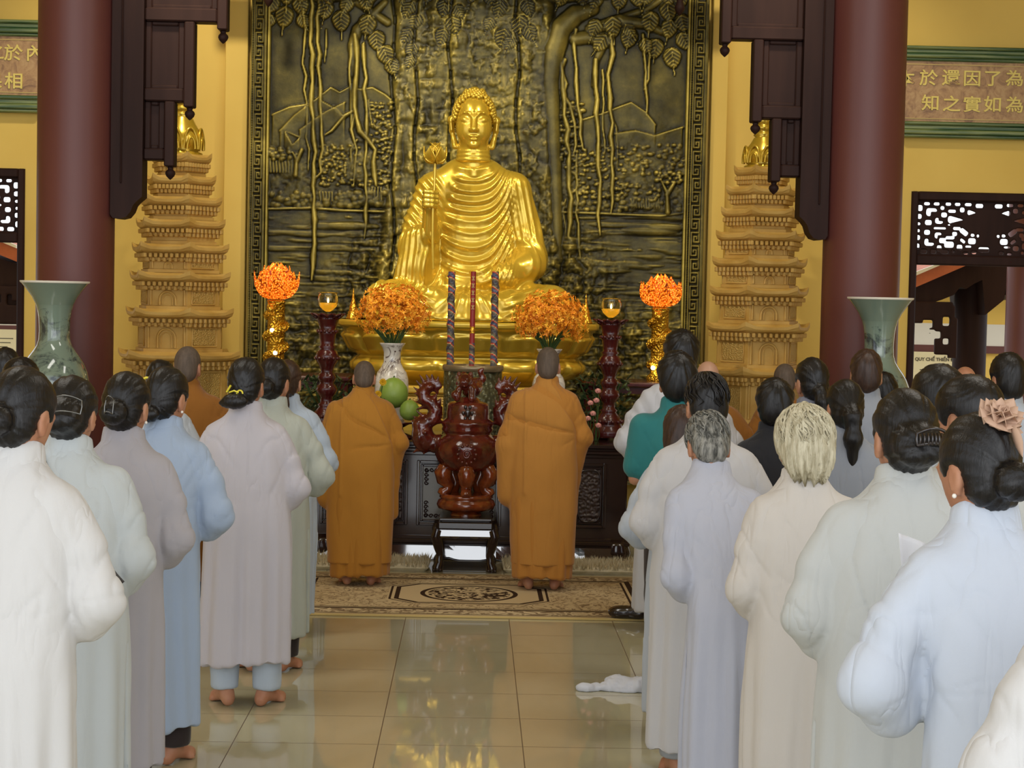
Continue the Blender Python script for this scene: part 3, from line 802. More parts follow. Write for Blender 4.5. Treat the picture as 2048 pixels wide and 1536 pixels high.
# hanging aerial roots
ROOTS = [([(622, -60), (624, 110), (622, 190), (628, 260), (630, 350), (628, 440), (627, 512), (626, 560)], .022), ([(636, -60), (637, 110), (641, 180), (643, 240), (646, 300), (640, 345), (630, 360)], .019),
 ([(608, 20), (612, 60), (606, 100), (612, 180), (616, 300), (618, 340)], .012), ([(712, 70), (713, 150), (711, 215), (722, 262), (740, 280), (748, 300), (750, 350), (752, 372)], .026),
 ([(728, 90), (731, 180), (735, 270), (732, 330), (731, 420), (729, 478)], .019), ([(702, 90), (701, 160), (703, 222), (700, 260)], .015), ([(712, 225), (700, 260), (712, 300), (708, 340), (711, 372)], .015),
 ([(711, 222), (690, 232), (665, 262), (650, 270)], .018), ([(716, 280), (702, 300), (704, 340)], .012), ([(735, 200), (743, 235), (746, 258)], .01), ([(651, 60), (652, 124)], .008),
 ([(1122, 70), (1124, 150), (1128, 205), (1134, 260), (1138, 330), (1140, 420), (1139, 520)], .026), ([(1150, 60), (1150, 110), (1154, 190), (1160, 240), (1164, 300)], .018),
 ([(1128, 120), (1120, 140), (1134, 168), (1130, 180)], .02), ([(1124, 190), (1140, 212), (1148, 250), (1150, 290), (1144, 310)], .02), ([(1132, 335), (1148, 350), (1158, 375)], .018),
 ([(1192, 120), (1192, 200), (1196, 280), (1198, 360), (1197, 430), (1199, 470)], .022), ([(1218, 70), (1222, 110), (1216, 150), (1221, 220), (1224, 300), (1222, 380), (1221, 425)], .021),
 ([(1222, 235), (1232, 255), (1234, 300), (1231, 340)], .009), ([(1206, 140), (1204, 230), (1210, 310)], .011), ([(1285, 70), (1289, 120), (1292, 170), (1292, 232)], .014), ([(1300, 110), (1294, 160), (1290, 180)], .012),
 ([(1154, 310), (1152, 380), (1156, 470), (1160, 520)], .016), ([(1128, 400), (1130, 470), (1132, 530)], .012), ([(934, -20), (936, 60), (929, 150)], .014), ([(961, -20), (962, 60)], .01),
 ([(992, 110), (982, 150), (970, 172)], .01), ([(1045, 140), (1050, 200), (1044, 240)], .016), ([(1030, 280), (1036, 320), (1040, 340)], .016)]
for P_, r in ROOTS:
    D_ = []
    for i in range(len(P_) - 1):
        m_ = max(1, int(abs(P_[i + 1][1] - P_[i][1]) / 22))
        D_ += [(P_[i][0] + (P_[i + 1][0] - P_[i][0]) * k / m_, P_[i][1] + (P_[i + 1][1] - P_[i][1]) * k / m_) for k in range(m_)]
    P_ = [(x + 2.2 * math.sin(y * .045 + x) + 1.2 * math.sin(y * .13), y) for x, y in D_ + [P_[-1]]]
    cv.stroke([W2(p) for p in P_], [r * (1 + .22 * math.sin(i * 1.9)) for i in range(len(P_) - 1)] + [r * .4], [r * 1.1 + .02] * len(P_))
# pipal leaves
LEAVES = [(571, 14, 42, .1), (550, -8, 36, .3), (598, -6, 38, -.25), (574, -30, 40, 0), (612, -28, 36, .3), (655, 2, 38, .2), (640, -30, 36, -.2), (682, 22, 42, -.05), (700, -5, 34, .4), (662, -22, 34, .15),
 (738, 30, 42, .15), (752, 62, 40, -.1), (766, 92, 40, -.35), (780, 118, 34, -.3), (728, -12, 36, -.3), (745, -25, 38, .3), (826, 6, 36, .5), (838, 30, 34, .45), (822, 58, 34, .45), (830, 88, 32, .4), (825, 112, 28, .3),
 (892, 0, 36, .2), (903, 34, 38, -.3), (890, 58, 36, .3), (912, 12, 30, -.5), (898, -28, 36, 0), (1002, 2, 36, .2), (1038, 32, 42, -.1), (1010, 58, 40, .25), (1052, 2, 34, -.3), (1052, 52, 36, -.5), (1026, 76, 30, .5), (984, 36, 30, .4),
 (1130, -20, 36, .4), (1160, -25, 38, -.2), (1196, 40, 38, .35), (1224, 34, 42, -.1), (1213, 70, 40, .6), (1262, 58, 40, .2), (1250, 50, 32, -.6), (1302, 24, 42, .1), (1333, 4, 40, -.2), (1342, 40, 38, .2), (1360, 30, 36, -.3),
 (1312, 78, 40, .1), (1342, 96, 42, -.15), (1360, 66, 38, -.5), (1286, 78, 32, -.4), (1340, -25, 38, .1), (1300, -25, 38, .3), (1240, -15, 36, .1), (1270, -20, 36, -.3), (1365, -15, 34, .2), (1195, -15, 36, .3), (545, 30, 30, .5), (600, 30, 30, -.5), (950, -25, 34, .3), (975, -20, 34, -.3), (860, -25, 34, .2), (800, -25, 34, -.2)]
for px, py, L, a in LEAVES: cv.leaf(W2((px, py)), L * kR, a, .026)
# raised inner edge
e = np.minimum(cv.X - xa, xb - cv.X); H[...] = np.where(e < .03, np.maximum(.03 * np.sqrt(np.clip(1 - ((e - .015) / .015) ** 2, 0, 1)), 0) + .012, H)
H[...] = np.clip(H, -.02, .2)
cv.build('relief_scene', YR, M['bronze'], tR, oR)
MB().box(xa - .14 - oR[0], xb + .14 - oR[0], YR + .03 - oR[1], 16.0 - oR[1] - .001, 0, zt_ - oR[2]).build('backing', M['dwood'], tR)
# key-pattern border, one strip each side
KEY = [(.08, .0), (.08, .92), (.92, .92), (.92, .22), (.36, .22), (.36, .62), (.66, .62), (.66, .46)]
for (x0, x1) in ((xa - .138, xa), (xb, xb + .158)):
    cb = Canvas(x0, x1, zb_, zt_, .0058); wB = x1 - x0
    cb.H[...] = .02 + .002 * fbm(np.stack([cb.X, cb.Z, cb.X * 0], -1) * [30, 30, 1], 2, 3)
    i0, i1 = x0 + wB * .27, x0 + wB * .78; p = .118; z = zb_; k = 0
    while z < zt_ - p:
        f = (lambda u: u) if k % 2 == 0 else (lambda u: 1 - u)
        cb.stroke([(i0 + (i1 - i0) * f(u), z + p * v) for u, v in KEY] + [], .0095, .02, .02)
        cb.stroke([(i0 + (i1 - i0) * f(.08), z + p * .0), (i0 + (i1 - i0) * f(.92), z - p * .08)], .007, .014, .02) if k % 3 == 0 else None
        z += p; k += 1
    for xx in (x0 + .008, x0 + wB * .2, x1 - wB * .14, x1 - .008): cb.stroke([(xx, zb_), (xx, zt_)], .009, .022, .02)
    z = zb_
    while z < zt_:
        cb.blob((x0 + wB * .12, z), .008, .008, .034); z += .021
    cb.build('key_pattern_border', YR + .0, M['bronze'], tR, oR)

# ====================================================================== two golden pagodas
def pagoda(label, pcx, rot, tiers, bulb, Y=15.1):
    """tiers: (px y of the eave edge, half width px) from top to bottom; bulb: (y top of spire, y of bulb top, y of bulb base, half width)"""
    k = Y / FPX
    base = at(pcx, 700, Y)
    t = thing('pagoda', label, 'pagoda', (base[0], Y, 0), 0, 'golden pagodas')
    Z = lambda y: az(pcx, y, Y)
    def hexring(R, z, up=0.0, n=5):
        out = []
        for c in range(6):
            a0, a1 = rot - PI / 2 + (c - .5) * PI / 3, rot - PI / 2 + (c + .5) * PI / 3
            for j in range(n):
                q = j / n; s_ = abs(2 * q - 1)
                out.append((R * ((1 - q) * math.cos(a0) + q * math.cos(a1)), R * ((1 - q) * math.sin(a0) + q * math.sin(a1)), z + up * s_ ** 4))
        return out
    def face(c, R):                      # centre, tangent and normal of one side of the hexagon
        a = rot - PI / 2 + c * PI / 3; ap = R * math.cos(PI / 6)
        nrm = np.array([math.cos(a), math.sin(a), 0]); tan = np.array([-math.sin(a), math.cos(a), 0])
        return nrm * ap, tan, nrm
    nT = len(tiers)
    for i, (ye, hw) in enumerate(tiers):
        R = hw * k * 1.02; ze = Z(ye)
        lower = Z(tiers[i + 1][0]) if i + 1 < nT else max(ze - .45, .75)
        gap = ze - lower
        th = .030; Rb = R * .76
        rb = MB()
        rb.loft([hexring(Rb, ze - th * 1.6), hexring(R * .86, ze - th * 1.6), hexring(R * .97, ze - th, .012), hexring(R, ze - .016, .03), hexring(R, ze + .006, .045), hexring(R * .9, ze + .014, .02), hexring(R * .74, ze + .034)], True, True, False)
        roof = rb.build('tier_roof', M['pag'], t)
        db = MB(); n_d = 9
        for c in range(6):
            f0, tan, nrm = face(c, 1.0)
            for row, (rr, zz) in enumerate(((.93, ze - th * 1.5), (.86, ze - th * 1.5 - .034))):
                edge = R * rr * .46
                for j in range(n_d - row):
                    u = (j - (n_d - row - 1) / 2) / (n_d - row - 1) * 2 * edge
                    ctr = f0 * R * rr + tan * u; s0 = len(db.v)
                    db.box(-.0135, .0135, -.04, .008, -.034, .003, .005)
                    db.xform(lambda p: ctr + tan * p[0] + nrm * p[1] + np.array([0, 0, zz + p[2]]), s0)
        db.build('bracket_row', M['pag'], roof)
        zt = ze - th * 1.5; zb = lower + .036
        sb = MB().loft([hexring(Rb * 1.06, zb - .004), hexring(Rb * 1.06, zb + .022), hexring(Rb, zb + .026), hexring(Rb, zt - .06), hexring(Rb * 1.08, zt - .055), hexring(Rb * 1.10, zt)], True, True, False)
        st = sb.build('storey', M['pag'], t)
        nb = MB(); cb = MB()
        for c in range(6):
            f0, tan, nrm = face(c, Rb); wd_ = Rb * .5; z0, z1 = zb + .03, zt - .065; hh = z1 - z0
            if hh < .03: continue
            P = lambda u, z, d=.004: f0 + tan * u + nrm * d + np.array([0, 0, z])
            if c % 2 == 0:                # arched niche
                r = min(wd_ * .42, hh * .55)
                arc = [P(-r, z0)] + [P(-r * math.cos(q), z0 + hh * .9 - r + r * math.sin(q)) for q in np.linspace(0, PI, 9)] + [P(r, z0)]
                nb.tube(arc, .011, 6)
                arc2 = [P(-r * .62, z0)] + [P(-r * .62 * math.cos(q), z0 + hh * .9 - r + r * .62 * math.sin(q)) for q in np.linspace(0, PI, 9)] + [P(r * .62, z0)]
                nb.tube(arc2, .006, 6)
                for q in (-1, 1): nb.tube([P(q * wd_ * .86, z0), P(q * wd_ * .86, z1)], .011, 6)
            else:                         # carved oblong panel in a frame
                a = wd_ * .74
                nb.tube([P(-a, z0 + hh * .08), P(a, z0 + hh * .08), P(a, z0 + hh * .95), P(-a, z0 + hh * .95), P(-a, z0 + hh * .08)], .008, 6)
                cb = MB().box(-a * .9, a * .9, -.004, .006, hh * .14, hh * .9, .003)
                cb.xform(lambda p: f0 + tan * p[0] + nrm * p[1] + np.array([0, 0, z0 + p[2]])); cb.build('carved_panel', M['pagc'], st)
        if nb.v: nb.build('niche_frame', M['pag'], st)
    Rl = tiers[-1][1] * k
    MB().loft([hexring(Rl * 1.15, 0), hexring(Rl * 1.15, .2), hexring(Rl * 1.0, .26), hexring(Rl * .95, .62), hexring(Rl * 1.1, .68), hexring(Rl * 1.1, .78)], True, True, False).build('plinth', M['pag'], t)
    # bud finial
    ys, yb, y0, bw = bulb; r = bw * k; z0 = Z(y0); hb = Z(yb) - z0
    ztop = Z(tiers[0][0])
    MB().lathe([(r * .95, ztop + .02 - z0), (r * 1.0, -.03), (r * .98, -.012), (r * .78, 0), (r * .95, hb * .12), (r * 1.03, hb * .32), (r * .92, hb * .55), (r * .66, hb * .8), (r * .5, hb)], (0, 0, z0), 36).build('bud_finial', M['gold'], t)
    pb = MB()
    for j in range(8):
        a = 2 * PI * j / 8 + rot
        for sc in (1.0, .55):
            arc = []
            for q in np.linspace(0, PI, 9):
                u = .36 * sc * math.cos(q); zz = hb * (.05 + .62 * sc * math.sin(q)); rr = r * (1.03 - .25 * max(0, zz / hb - .3))
                arc.append((rr * math.cos(a + u), rr * math.sin(a + u), zz))
            pb.tube(arc, .011, 6)
    o = pb.build('lotus_petals', M['gold'], t); o.location = (0, 0, z0)
    zs = Z(ys) - z0; pr = [(r * .5, hb)]
    nn = 7
    for j in range(nn):
        q = j / nn; zz = hb + (zs - hb) * q; rr = r * (.50 - .36 * q)
        pr += [(rr * .8, zz + .002), (rr * 1.06, zz + (zs - hb) / nn * .35), (rr * .95, zz + (zs - hb) / nn * .7), (rr * .7, zz + (zs - hb) / nn * .95)]
    pr += [(r * .12, zs), (r * .03, zs + .08)]
    MB().lathe(pr, (0, 0, z0), 28).build('spire', M['gold'], t)
pagoda('tiered golden pagoda standing left of the relief', 358, math.radians(-10), [(318, 62), (362, 71), (404, 84), (449, 91), (498, 99), (554, 103), (626, 110), (710, 125)], (150, 235, 303, 42))
pagoda('tiered golden pagoda standing right of the relief', 1515, math.radians(8), [(344, 58), (383, 73), (427, 82), (474, 91), (526, 97), (584, 101), (655, 106), (742, 118)], (180, 276, 330, 38))
# ====================================================================== golden Buddha
YB = 14.75; kB = YB / FPX
tB = thing('buddha_statue', 'large golden seated Buddha holding a lotus bud', 'statue', (ax(937, 642, YB), YB, az(937, 642, YB)))
def B(px, py, y=0.0):
    return np.array([(px - 937 - (642 - py) * .0205) * kB, y, (642 + (px - 937) * .0205 - py) * kB])
def ridge(p, sharp=1.6): return np.power(.5 + .5 * np.sin(p), sharp)
s = SDF((-.95, -.85, -.03), (.95, .42, 1.36), .0125)
s.ell(B(942, 400, .02), (.35, .225, .34)); s.ell(B(942, 500, -.01), (.36, .25, .36), .1)
s.cap(B(872, 377, .02), B(1026, 377, .02), .125, k=.1); s.ell(B(948, 350, .03), (.21, .15, .13), .1)
s.ell(B(940, 580, 0), (.42, .33, .25), .1)
s.chain([B(1030, 380, .02), B(1052, 470, .03), B(1064, 512, -.05)], [.125, .125, .125], .05)
s.chain([B(1062, 525, -.05), B(1010, 556, -.33), B(960, 560, -.40)], [.125, .10, .08], .04)
s.ell(B(1052, 535, -.1), (.15, .2, .13), .05)
s.chain([B(862, 380, .02), B(838, 450, .0), B(830, 500, -.07)], [.12, .115, .12], .05)
s.chain([B(832, 492, -.1), B(862, 470, -.3)], [.115, .085], .04)
s.chain([B(843, 480, -.2), B(832, 540, -.16), B(826, 585, -.14)], [.10, .13, .17], .06); s.ell(B(845, 530, -.2), (.12, .15, .25), .05)
for sg in (-1, 1):
    s.chain([np.array([sg * .15, -.02, .17]), np.array([sg * .66, -.36, .165])], [.19, .135], .06)
    s.chain([np.array([sg * .66, -.38, .15]), np.array([sg * .30, -.58, .12]), np.array([0, -.62, .10])], [.14, .125, .11], .05)
s.ell((0, -.25, .1), (.66, .42, .15), .06); s.ell((0, -.3, .02), (.84, .46, .075), .07)
s.put(lambda x, y, z: (z + 0 * x + 0 * y), (-1, -1, -.1), (1, 1, .02), 0, 'u') if False else None
s.chain([B(908, 334, .0), B(920, 345, -.12), B(948, 352, -.17), B(976, 345, -.12), B(988, 334, .0)], [.03, .034, .034, .034, .03], .02)
V, Q = s.mesh(2); N = vnormals(V, Q)
x, y, z = V[:, 0], V[:, 1], V[:, 2]
nz_ = lambda sc, sd: noise3(V * np.array(sc, np.float32), sd)
front = ss(.1, -.25, N[:, 1])
# swags over the chest, hung from the left shoulder
tors = ss(.27, .36, z) * ss(1.30, 1.16, z) * ss(.40, .30, x) * ss(-.27, -.17, x + .1 * ss(.8, 1.15, z) * -1) * front
xx = x - .015
ph = z - np.where(xx > 0, 2.0 * xx * xx + 4.2 * np.maximum(xx - .12, 0) ** 2, 1.1 * xx * xx) + .03 * nz_((2.2, 1, 2.6), 3)
sp = 2 * PI / .094
disp = tors * ((.020 + .010 * nz_((2, 1, 3), 14)) * ridge(ph * sp, 1.8) + .007 * ridge(ph * sp * 1.9 + 1.3, 1.5))
# hanging sleeve and upper arm on the viewer's left: folds falling down
slv = ss(-.20, -.27, x) * ss(.20, .28, z) * ss(1.22, 1.1, z)
ph2 = (x * .9 - y * .6) - .10 * (z - .6) * ss(.7, .3, z) + .02 * nz_((2, 2, 1.5), 5)
up = ss(.66, .8, z)
disp += slv * ss(.2, -.2, N[:, 1]) * (.026 * ridge(ph2 * 2 * PI / .062, 1.5)) * (1 - up) + slv * up * front * .015 * ridge((z * .85 + x * 1.0) * 2 * PI / .075, 1.8)
# draped elbow on the viewer's right
dl = np.hypot((x - .43), (z - .47) * .9); elb = ss(.26, .34, x) * ss(.30, .2, dl) * front
disp += elb * .007 * ridge((dl + .3 * x) * 2 * PI / .07, 1.8) * ss(.03, .1, dl)
arm = ss(.27, .34, x) * ss(.62, .74, z) * ss(1.2, 1.05, z) * front
disp += arm * .014 * ridge((x * 1.3 + z * .28 + .02 * nz_((2, 2, 2), 8)) * 2 * PI / .062, 1.7)
# folds over the crossed legs
leg = ss(.30, .24, z) * ss(-.02, .03, z) * ss(.2, -.1, y)
ax_ = np.abs(x); ang = np.arctan2(x, .36 - z)
cen = ss(.34, .22, ax_)
disp += leg * cen * .016 * ridge(ang * 15, 1.6) + leg * (1 - cen) * .013 * ridge((z * 1.0 - .36 * ax_ + .02 * nz_((3, 3, 3), 9)) * 2 * PI / .062, 1.7)
V = V + N * disp[:, None]
V[:, 2] = np.maximum(V[:, 2], 0.0)
np_mesh('robe', relax(V, Q, .25), Q, M['gold'], tB)
# head
hc = B(948, 250, -.03)
s = SDF((-.24, -.27, -.46), (.24, .25, .37), .0072)
s.ell((0, .02, .05), (.154, .19, .195)); s.ell((0, -.045, -.10), (.120, .118, .122), .08)
for q in (-1, 1): s.ell((q * .062, -.085, -.055), (.068, .068, .085), .05)
s.ell((0, -.135, -.185), (.045, .035, .03), .03)
s.cap((0, -.160, .045), (0, -.198, -.06), .014, .022, .02); s.ell((0, -.205, -.068), (.02, .018, .016), .012)
for q in (-1, 1):
    s.ell((q * .024, -.186, -.072), (.015, .018, .013), .012)
    s.ell((q * .066, -.130, .012), (.044, .036, .028), .012)
    s.chain([(q * .018, -.172, .038), (q * .045, -.168, .068), (q * .08, -.150, .072), (q * .118, -.115, .05)], [.006, .0065, .006, .004], .012)
    s.chain([(q * .03, -.172, -.004), (q * .066, -.170, -.012), (q * .104, -.142, -.002)], [.004, .006, .004], .006, 's')
    s.chain([(q * .168, .03, .05), (q * .186, .03, .03), (q * .180, .03, -.06), (q * .160, .02, -.14), (q * .152, .01, -.19)], [.022, .026, .02, .02, .024], .02)
    s.chain([(q * .176, -.0, .045), (q * .19, .0, .02), (q * .182, .0, -.06)], [.01, .011, .01], .01)
s.ell((0, -.166, -.118), (.045, .02, .010), .008); s.ell((0, -.163, -.142), (.036, .02, .012), .008)
s.cap((-.05, -.178, -.131), (.05, -.178, -.131), .0035, k=.006, op='s')
s.cap((0, -.19, -.098), (0, -.19, -.108), .006, k=.01, op='s')
s.ell((0, -.172, .082), (.007, .007, .007), .006)
s.cap((0, .0, -.18), (0, .01, -.42), .118, .135, .03)
for zz in (-.235, -.268, -.302): 
    s.put(lambda x, y, z, zz=zz: (np.sqrt((np.sqrt(x * x + y * y) - (.122 + (-.235 - zz) * .15)) ** 2 + (z - zz) ** 2) - .016).astype(np.float32), (-.16, -.16, zz - .02), (.16, .16, zz + .02), .014)
V, Q = s.mesh(1); o = np_mesh('head', V, Q, M['gold'], tB); o.location = hc
# snail-shell curls on scalp and crown
mb = MB(); gi = 0
mb.ball((0, .025, .055), (.158, .19, .192), 24, 16); mb.ball((0, .03, .215), (.088, .1, .075), 20, 12)
s0 = len(mb.v)
mb.ball((0, .03, .262), (.052, .055, .038), 16, 10)
def curl(p, n, r):
    mb.ball(np.array(p), r, 8, 6)
for i in range(520):
    zz = 1 - (i + .5) / 520 * 2; a = i * 2.399963; r_ = math.sqrt(max(0, 1 - zz * zz))
    d = np.array([r_ * math.cos(a), r_ * math.sin(a), zz]); p = np.array([0, .025, .055]) + d * [.170, .203, .205]
    if p[2] < -.16 or (p[1] < .02 and p[2] < .155 + .04 * (abs(p[0]) < .09) - max(0, abs(p[0]) - .115) * 3.4) : continue
    if p[1] < 0.06 and p[2] < .02: continue
    curl(p, d, .0175)
for i in range(110):
    zz = 1 - (i + .5) / 110; a = i * 2.399963; r_ = math.sqrt(max(0, 1 - zz * zz))
    p = np.array([0, .03, .215]) + np.array([r_ * math.cos(a) * .092, r_ * math.sin(a) * .104, zz * .082])
    if p[2] > .272: continue
    curl(p, None, .0155)
o = mb.build('hair_curls', M['gold'], tB, fix=False); o.location = hc
# raised right hand with curled fingers
hd = B(863, 408, -.42)
s = SDF((-.16, -.14, -.34), (.18, .30, .16), .0075)
s.ell((0, .02, -.01), (.062, .05, .085)); s.cap((0, .03, -.06), (.0, .09, -.24), .056, .068, .03)
for j, (zz, L) in enumerate(((.062, .055), (.026, .062), (-.010, .058), (-.044, .048))):
    s.chain([(-.045, .0, zz), (-.035, -.058, zz + .004), (.02, -.074, zz), (L, -.052, zz - .004), (L + .004, -.02, zz - .006)], [.02, .0185, .0175, .0165, .015], .008)
s.chain([(-.02, .03, .05), (.01, .01, .085), (.05, -.03, .082)], [.024, .02, .016], .01)
V, Q = s.mesh(1); o = np_mesh('hand', V, Q, M['gold'], tB); o.location = hd
def petal(mb, L, W, base, az_, tilt, cup, curl_=0.0, nu=8, nv=9, tip=.6, thick=.0):
    """one lotus petal rooted at base, pointing outwards at azimuth az_, tilted from vertical"""
    V = []
    for i in range(nv + 1):
        v = i / nv; w = W * (math.sin(PI * min(1, v * .92 + .08)) ** tip) * (1 - v ** 6 * .9)
        t_ = tilt + curl_ * v
        for j in range(nu + 1):
            u = j / nu * 2 - 1
            out = L * v * math.sin(t_); up = L * v * math.cos(t_)
            n_off = -cup * W * (u * u) * math.sin(PI * min(1, v + .05))
            V.append((u * w, out + n_off * math.cos(t_) * -1, up + n_off * math.sin(t_)))
    ca, sa = math.cos(az_), math.sin(az_)
    V = [(base[0] + p[0] * -sa + p[1] * ca, base[1] + p[0] * ca + p[1] * sa, base[2] + p[2]) for p in V]
    F = [(i * (nu + 1) + j, i * (nu + 1) + j + 1, (i + 1) * (nu + 1) + j + 1, (i + 1) * (nu + 1) + j) for i in range(nv) for j in range(nu)]
    mb.add(V, F, True); return mb
def solid(o, th):
    md = o.modifiers.new('thickness', 'SOLIDIFY'); md.thickness = th; md.offset = 0; return o
lt = B(873, 336, -.47)
mb = MB()
for j in range(5): petal(mb, .165, .055, (0, 0, 0), j * 2 * PI / 5 + .3, .16, .5, -.42)
for j in range(5): petal(mb, .155, .05, (0, 0, 0), j * 2 * PI / 5 + .9, .38, .5, -.55)
fl_ = solid(mb.build('lotus_bud', M['gold'], tB, fix=False), .008); fl_.location = lt
mb = MB()
for j in range(6): petal(mb, .155, .05, (0, 0, .0), j * 2 * PI / 6 + .05, 1.35, .5, -.75)
solid(mb.build('open_petals', M['gold'], fl_, fix=False), .008)
MB().tube([B(873, 337, -.47), B(872, 380, -.47), B(869, 420, -.47), B(868, 480, -.45), B(869, 540, -.42)], [.013, .012, .012, .013, .014], 10).build('lotus_stem', M['gold'], tB)

# ---------------------------------------------------------------------- lotus throne
tP = thing('throne_pedestal', 'broad golden pedestal with rounded petals under the seated Buddha', 'pedestal', tB.location)
P_prof = [(642, 258), (645, 260), (654, 259), (657, 250), (662, 247), (690, 232), (709, 222), (712, 218), (716, 222), (726, 224), (738, 220), (750, 208), (760, 192), (766, 186), (766, 120)]
nA = 240; W0, D0 = 258 * kB, .76
def plan(a, hw):
    e = .62; ca, sa = math.cos(a), math.sin(a)
    return (hw * math.copysign(abs(ca) ** e, ca), (hw - W0 + D0) * math.copysign(abs(sa) ** e, sa))
rings = []
def per(a): return plan(a, W0)
pts = [per(2 * PI * j / nA) for j in range(nA)]; cum = [0]
for j in range(nA): cum.append(cum[-1] + math.dist(pts[j], pts[(j + 1) % nA]))
tot = cum[-1]; npet = 20
dense = []
for i in range(len(P_prof) - 1):
    (y0, h0), (y1, h1) = P_prof[i], P_prof[i + 1]; m_ = max(1, int(abs(y1 - y0) / 3))
    dense += [(y0 + (y1 - y0) * q / m_, h0 + (h1 - h0) * q / m_) for q in range(m_)]
dense.append(P_prof[-1])
for (yy, hw) in dense:
    R = []
    for j in range(nA):
        a = 2 * PI * j / nA; u = (cum[j] / tot * npet) % 1.0; w_u = abs(2 * u - 1)
        up_ = 0.0
        if 660 < yy < 709:
            v = (yy - 660) / 49; edge = 1 - w_u; arch = v - .08 - .5 * max(0, w_u - .35) ** 2
            up_ = 12 * min(1, max(0, arch) * 6) * min(1, edge * 5) * math.sqrt(max(0, 1 - (w_u * .96) ** 2)) * min(1, (1 - v) * 5)
        elif 713 < yy < 762:
            v = (yy - 713) / 49; up_ = 13 * math.sqrt(max(0, 1 - (w_u * .98) ** 2)) * math.sin(PI * min(1, v * 1.05)) * min(1, (1 - w_u) * 6)
        x_, y_ = plan(a, (hw + up_ - 0) * kB)
        R.append((x_, y_, (642 - yy) * kB))
    rings.append(R)
MB().loft(rings[::-1], True, True, True).build('petal_body', M['gold'], tP)
MB().loft([[(*plan(2 * PI * j / 96, (h_) * kB), z_) for j in range(96)] for h_, z_ in ((252, -.004), (255, -.002), (253, .0), (225, .0))], True, True, True).build('top_slab', M['gold'], tP)
tP.location = tB.location

# ---------------------------------------------------------------------- gilt plinth below the throne
w_ = Mat('gilt_yellow_plinth', (206, 172, 70), .3, metal=.25); M['gilt'] = w_.m
zP = az(937, 766, YB)
t = thing('altar_plinth', 'stepped gilt plinth below the golden pedestal', 'plinth', (tB.location[0], YB, 0))
k14 = 14.0 / FPX
def zf(y): return az(937, y, 13.95)
steps = [(766, 790, 156, .0), (790, 797, 150, .03), (797, 812, 158, .0), (812, 830, 168, -.04), (830, 840, 160, .0), (840, 875, 172, -.06), (875, 1000, 180, -.09)]
for i, (ya, yb_, hw, dy) in enumerate(steps):
    MB().box(-hw * k14, hw * k14, -.72 + dy, .70, max(0, zf(yb_)), zf(ya) if i else zP, .012).build('plinth_course', M['pagc'] if i == 2 else M['gilt'], t)

# ---------------------------------------------------------------------- long dark side tables
def side_table(p0, p1, ye, label):
    Y0 = 13.9; x0, x1 = ax(p0, ye, Y0), ax(p1, ye, Y0); zt = az((p0 + p1) / 2, ye - 5, Y0)
    t = thing('side_table', label, 'table', ((x0 + x1) / 2, Y0 + .35, 0), 0, 'narrow altar side tables')
    w = (x1 - x0) / 2
    MB().box(-w, w, -.35, .35, zt - .04, zt, .012).build('table_top', M['dkred'], t)
    for sx_ in (-1, 1):
        for sy_ in (-1, 1):
            MB().box(sx_ * (w - .02), sx_ * (w - .07), sy_ * .33, sy_ * .28, 0, zt - .038, .008).build('leg', M['dkred'], t)
    MB().box(-w + .03, w - .03, -.31, -.29, zt - .09, zt - .038).build('apron', M['dkred'], t)
    return zt
zS_l = side_table(522, 700, 757, 'narrow dark red side table left of the golden pedestal')
zS_r = side_table(1168, 1352, 770, 'narrow dark red side table right of the golden pedestal')

# ---------------------------------------------------------------------- big dark altar cabinet
YT = 12.75
xl_, xr_ = ax(628, 1000, YT), ax(1254, 1000, YT); zT = az(1190, 889, YT)
t = thing('altar_cabinet', 'long black lacquered altar cabinet with carved door panels', 'cabinet', ((xl_ + xr_) / 2, YT, 0))
wA = (xr_ - xl_) / 2; zz = lambda y: az(942, y, YT)
def lz(y): return max(0.0, zz(y))
MB().box(-wA, wA, 0, 1.0, lz(1085), zT - .09, .01).build('carcass', M['lacq'], t)
mb = MB()
for (d, za, zb_2) in ((.03, zT - .03, zT), (.012, zT - .05, zT - .028), (.028, zT - .072, zT - .048), (.008, zT - .1, zT - .07)): mb.box(-wA - d, wA + d, -d, 1.0 + d, za, zb_2, .006)
mb.build('top', M['lacq'], t)
mb = MB()
for (d, ya, yb_2) in ((.012, 1072, 1080), (.025, 1079, 1087), (.012, 1086, 1092)): mb.box(-wA - d, wA + d, -d, 1.0 + d, lz(yb_2), lz(ya), .005)
mb.build('waist_moulding', M['lacq'], t)
# glossy outward-leaning apron, scalloped feet
mb = MB(); zA0, zA1 = lz(1122), lz(1091)
prof = []
n_ = 60
top_ = [(-wA, .0 - .01, zA1)] ; 
V = []; F = []
for i in range(n_ + 1):
    u = i / n_; xx_ = -wA + 2 * wA * u; e_ = min(u, 1 - u) * 2 * wA
    sc = .028 * math.exp(-((e_ - .3) / .06) ** 2) + .02 * math.exp(-((e_ - .95) / .05) ** 2)
    zb_3 = zA0 + sc
    for (yy_, zz_) in ((-.03, zA1), (-.036, zA1 * .67 + zb_3 * .33), (-.042, zA1 * .33 + zb_3 * .67), (-.048, zb_3), (-.02, zb_3), (.0, zA1)): V.append((xx_, yy_, zz_))
for i in range(n_):
    for j in range(6): F.append((i * 6 + j, i * 6 + (j + 1) % 6, (i + 1) * 6 + (j + 1) % 6, (i + 1) * 6 + j))
F += [tuple(range(6)), tuple(range(n_ * 6 + 5, n_ * 6 - 1, -1))]
mb.add(V, F, False).build('apron', M['apron'], t)
mb = MB()
P_ = []
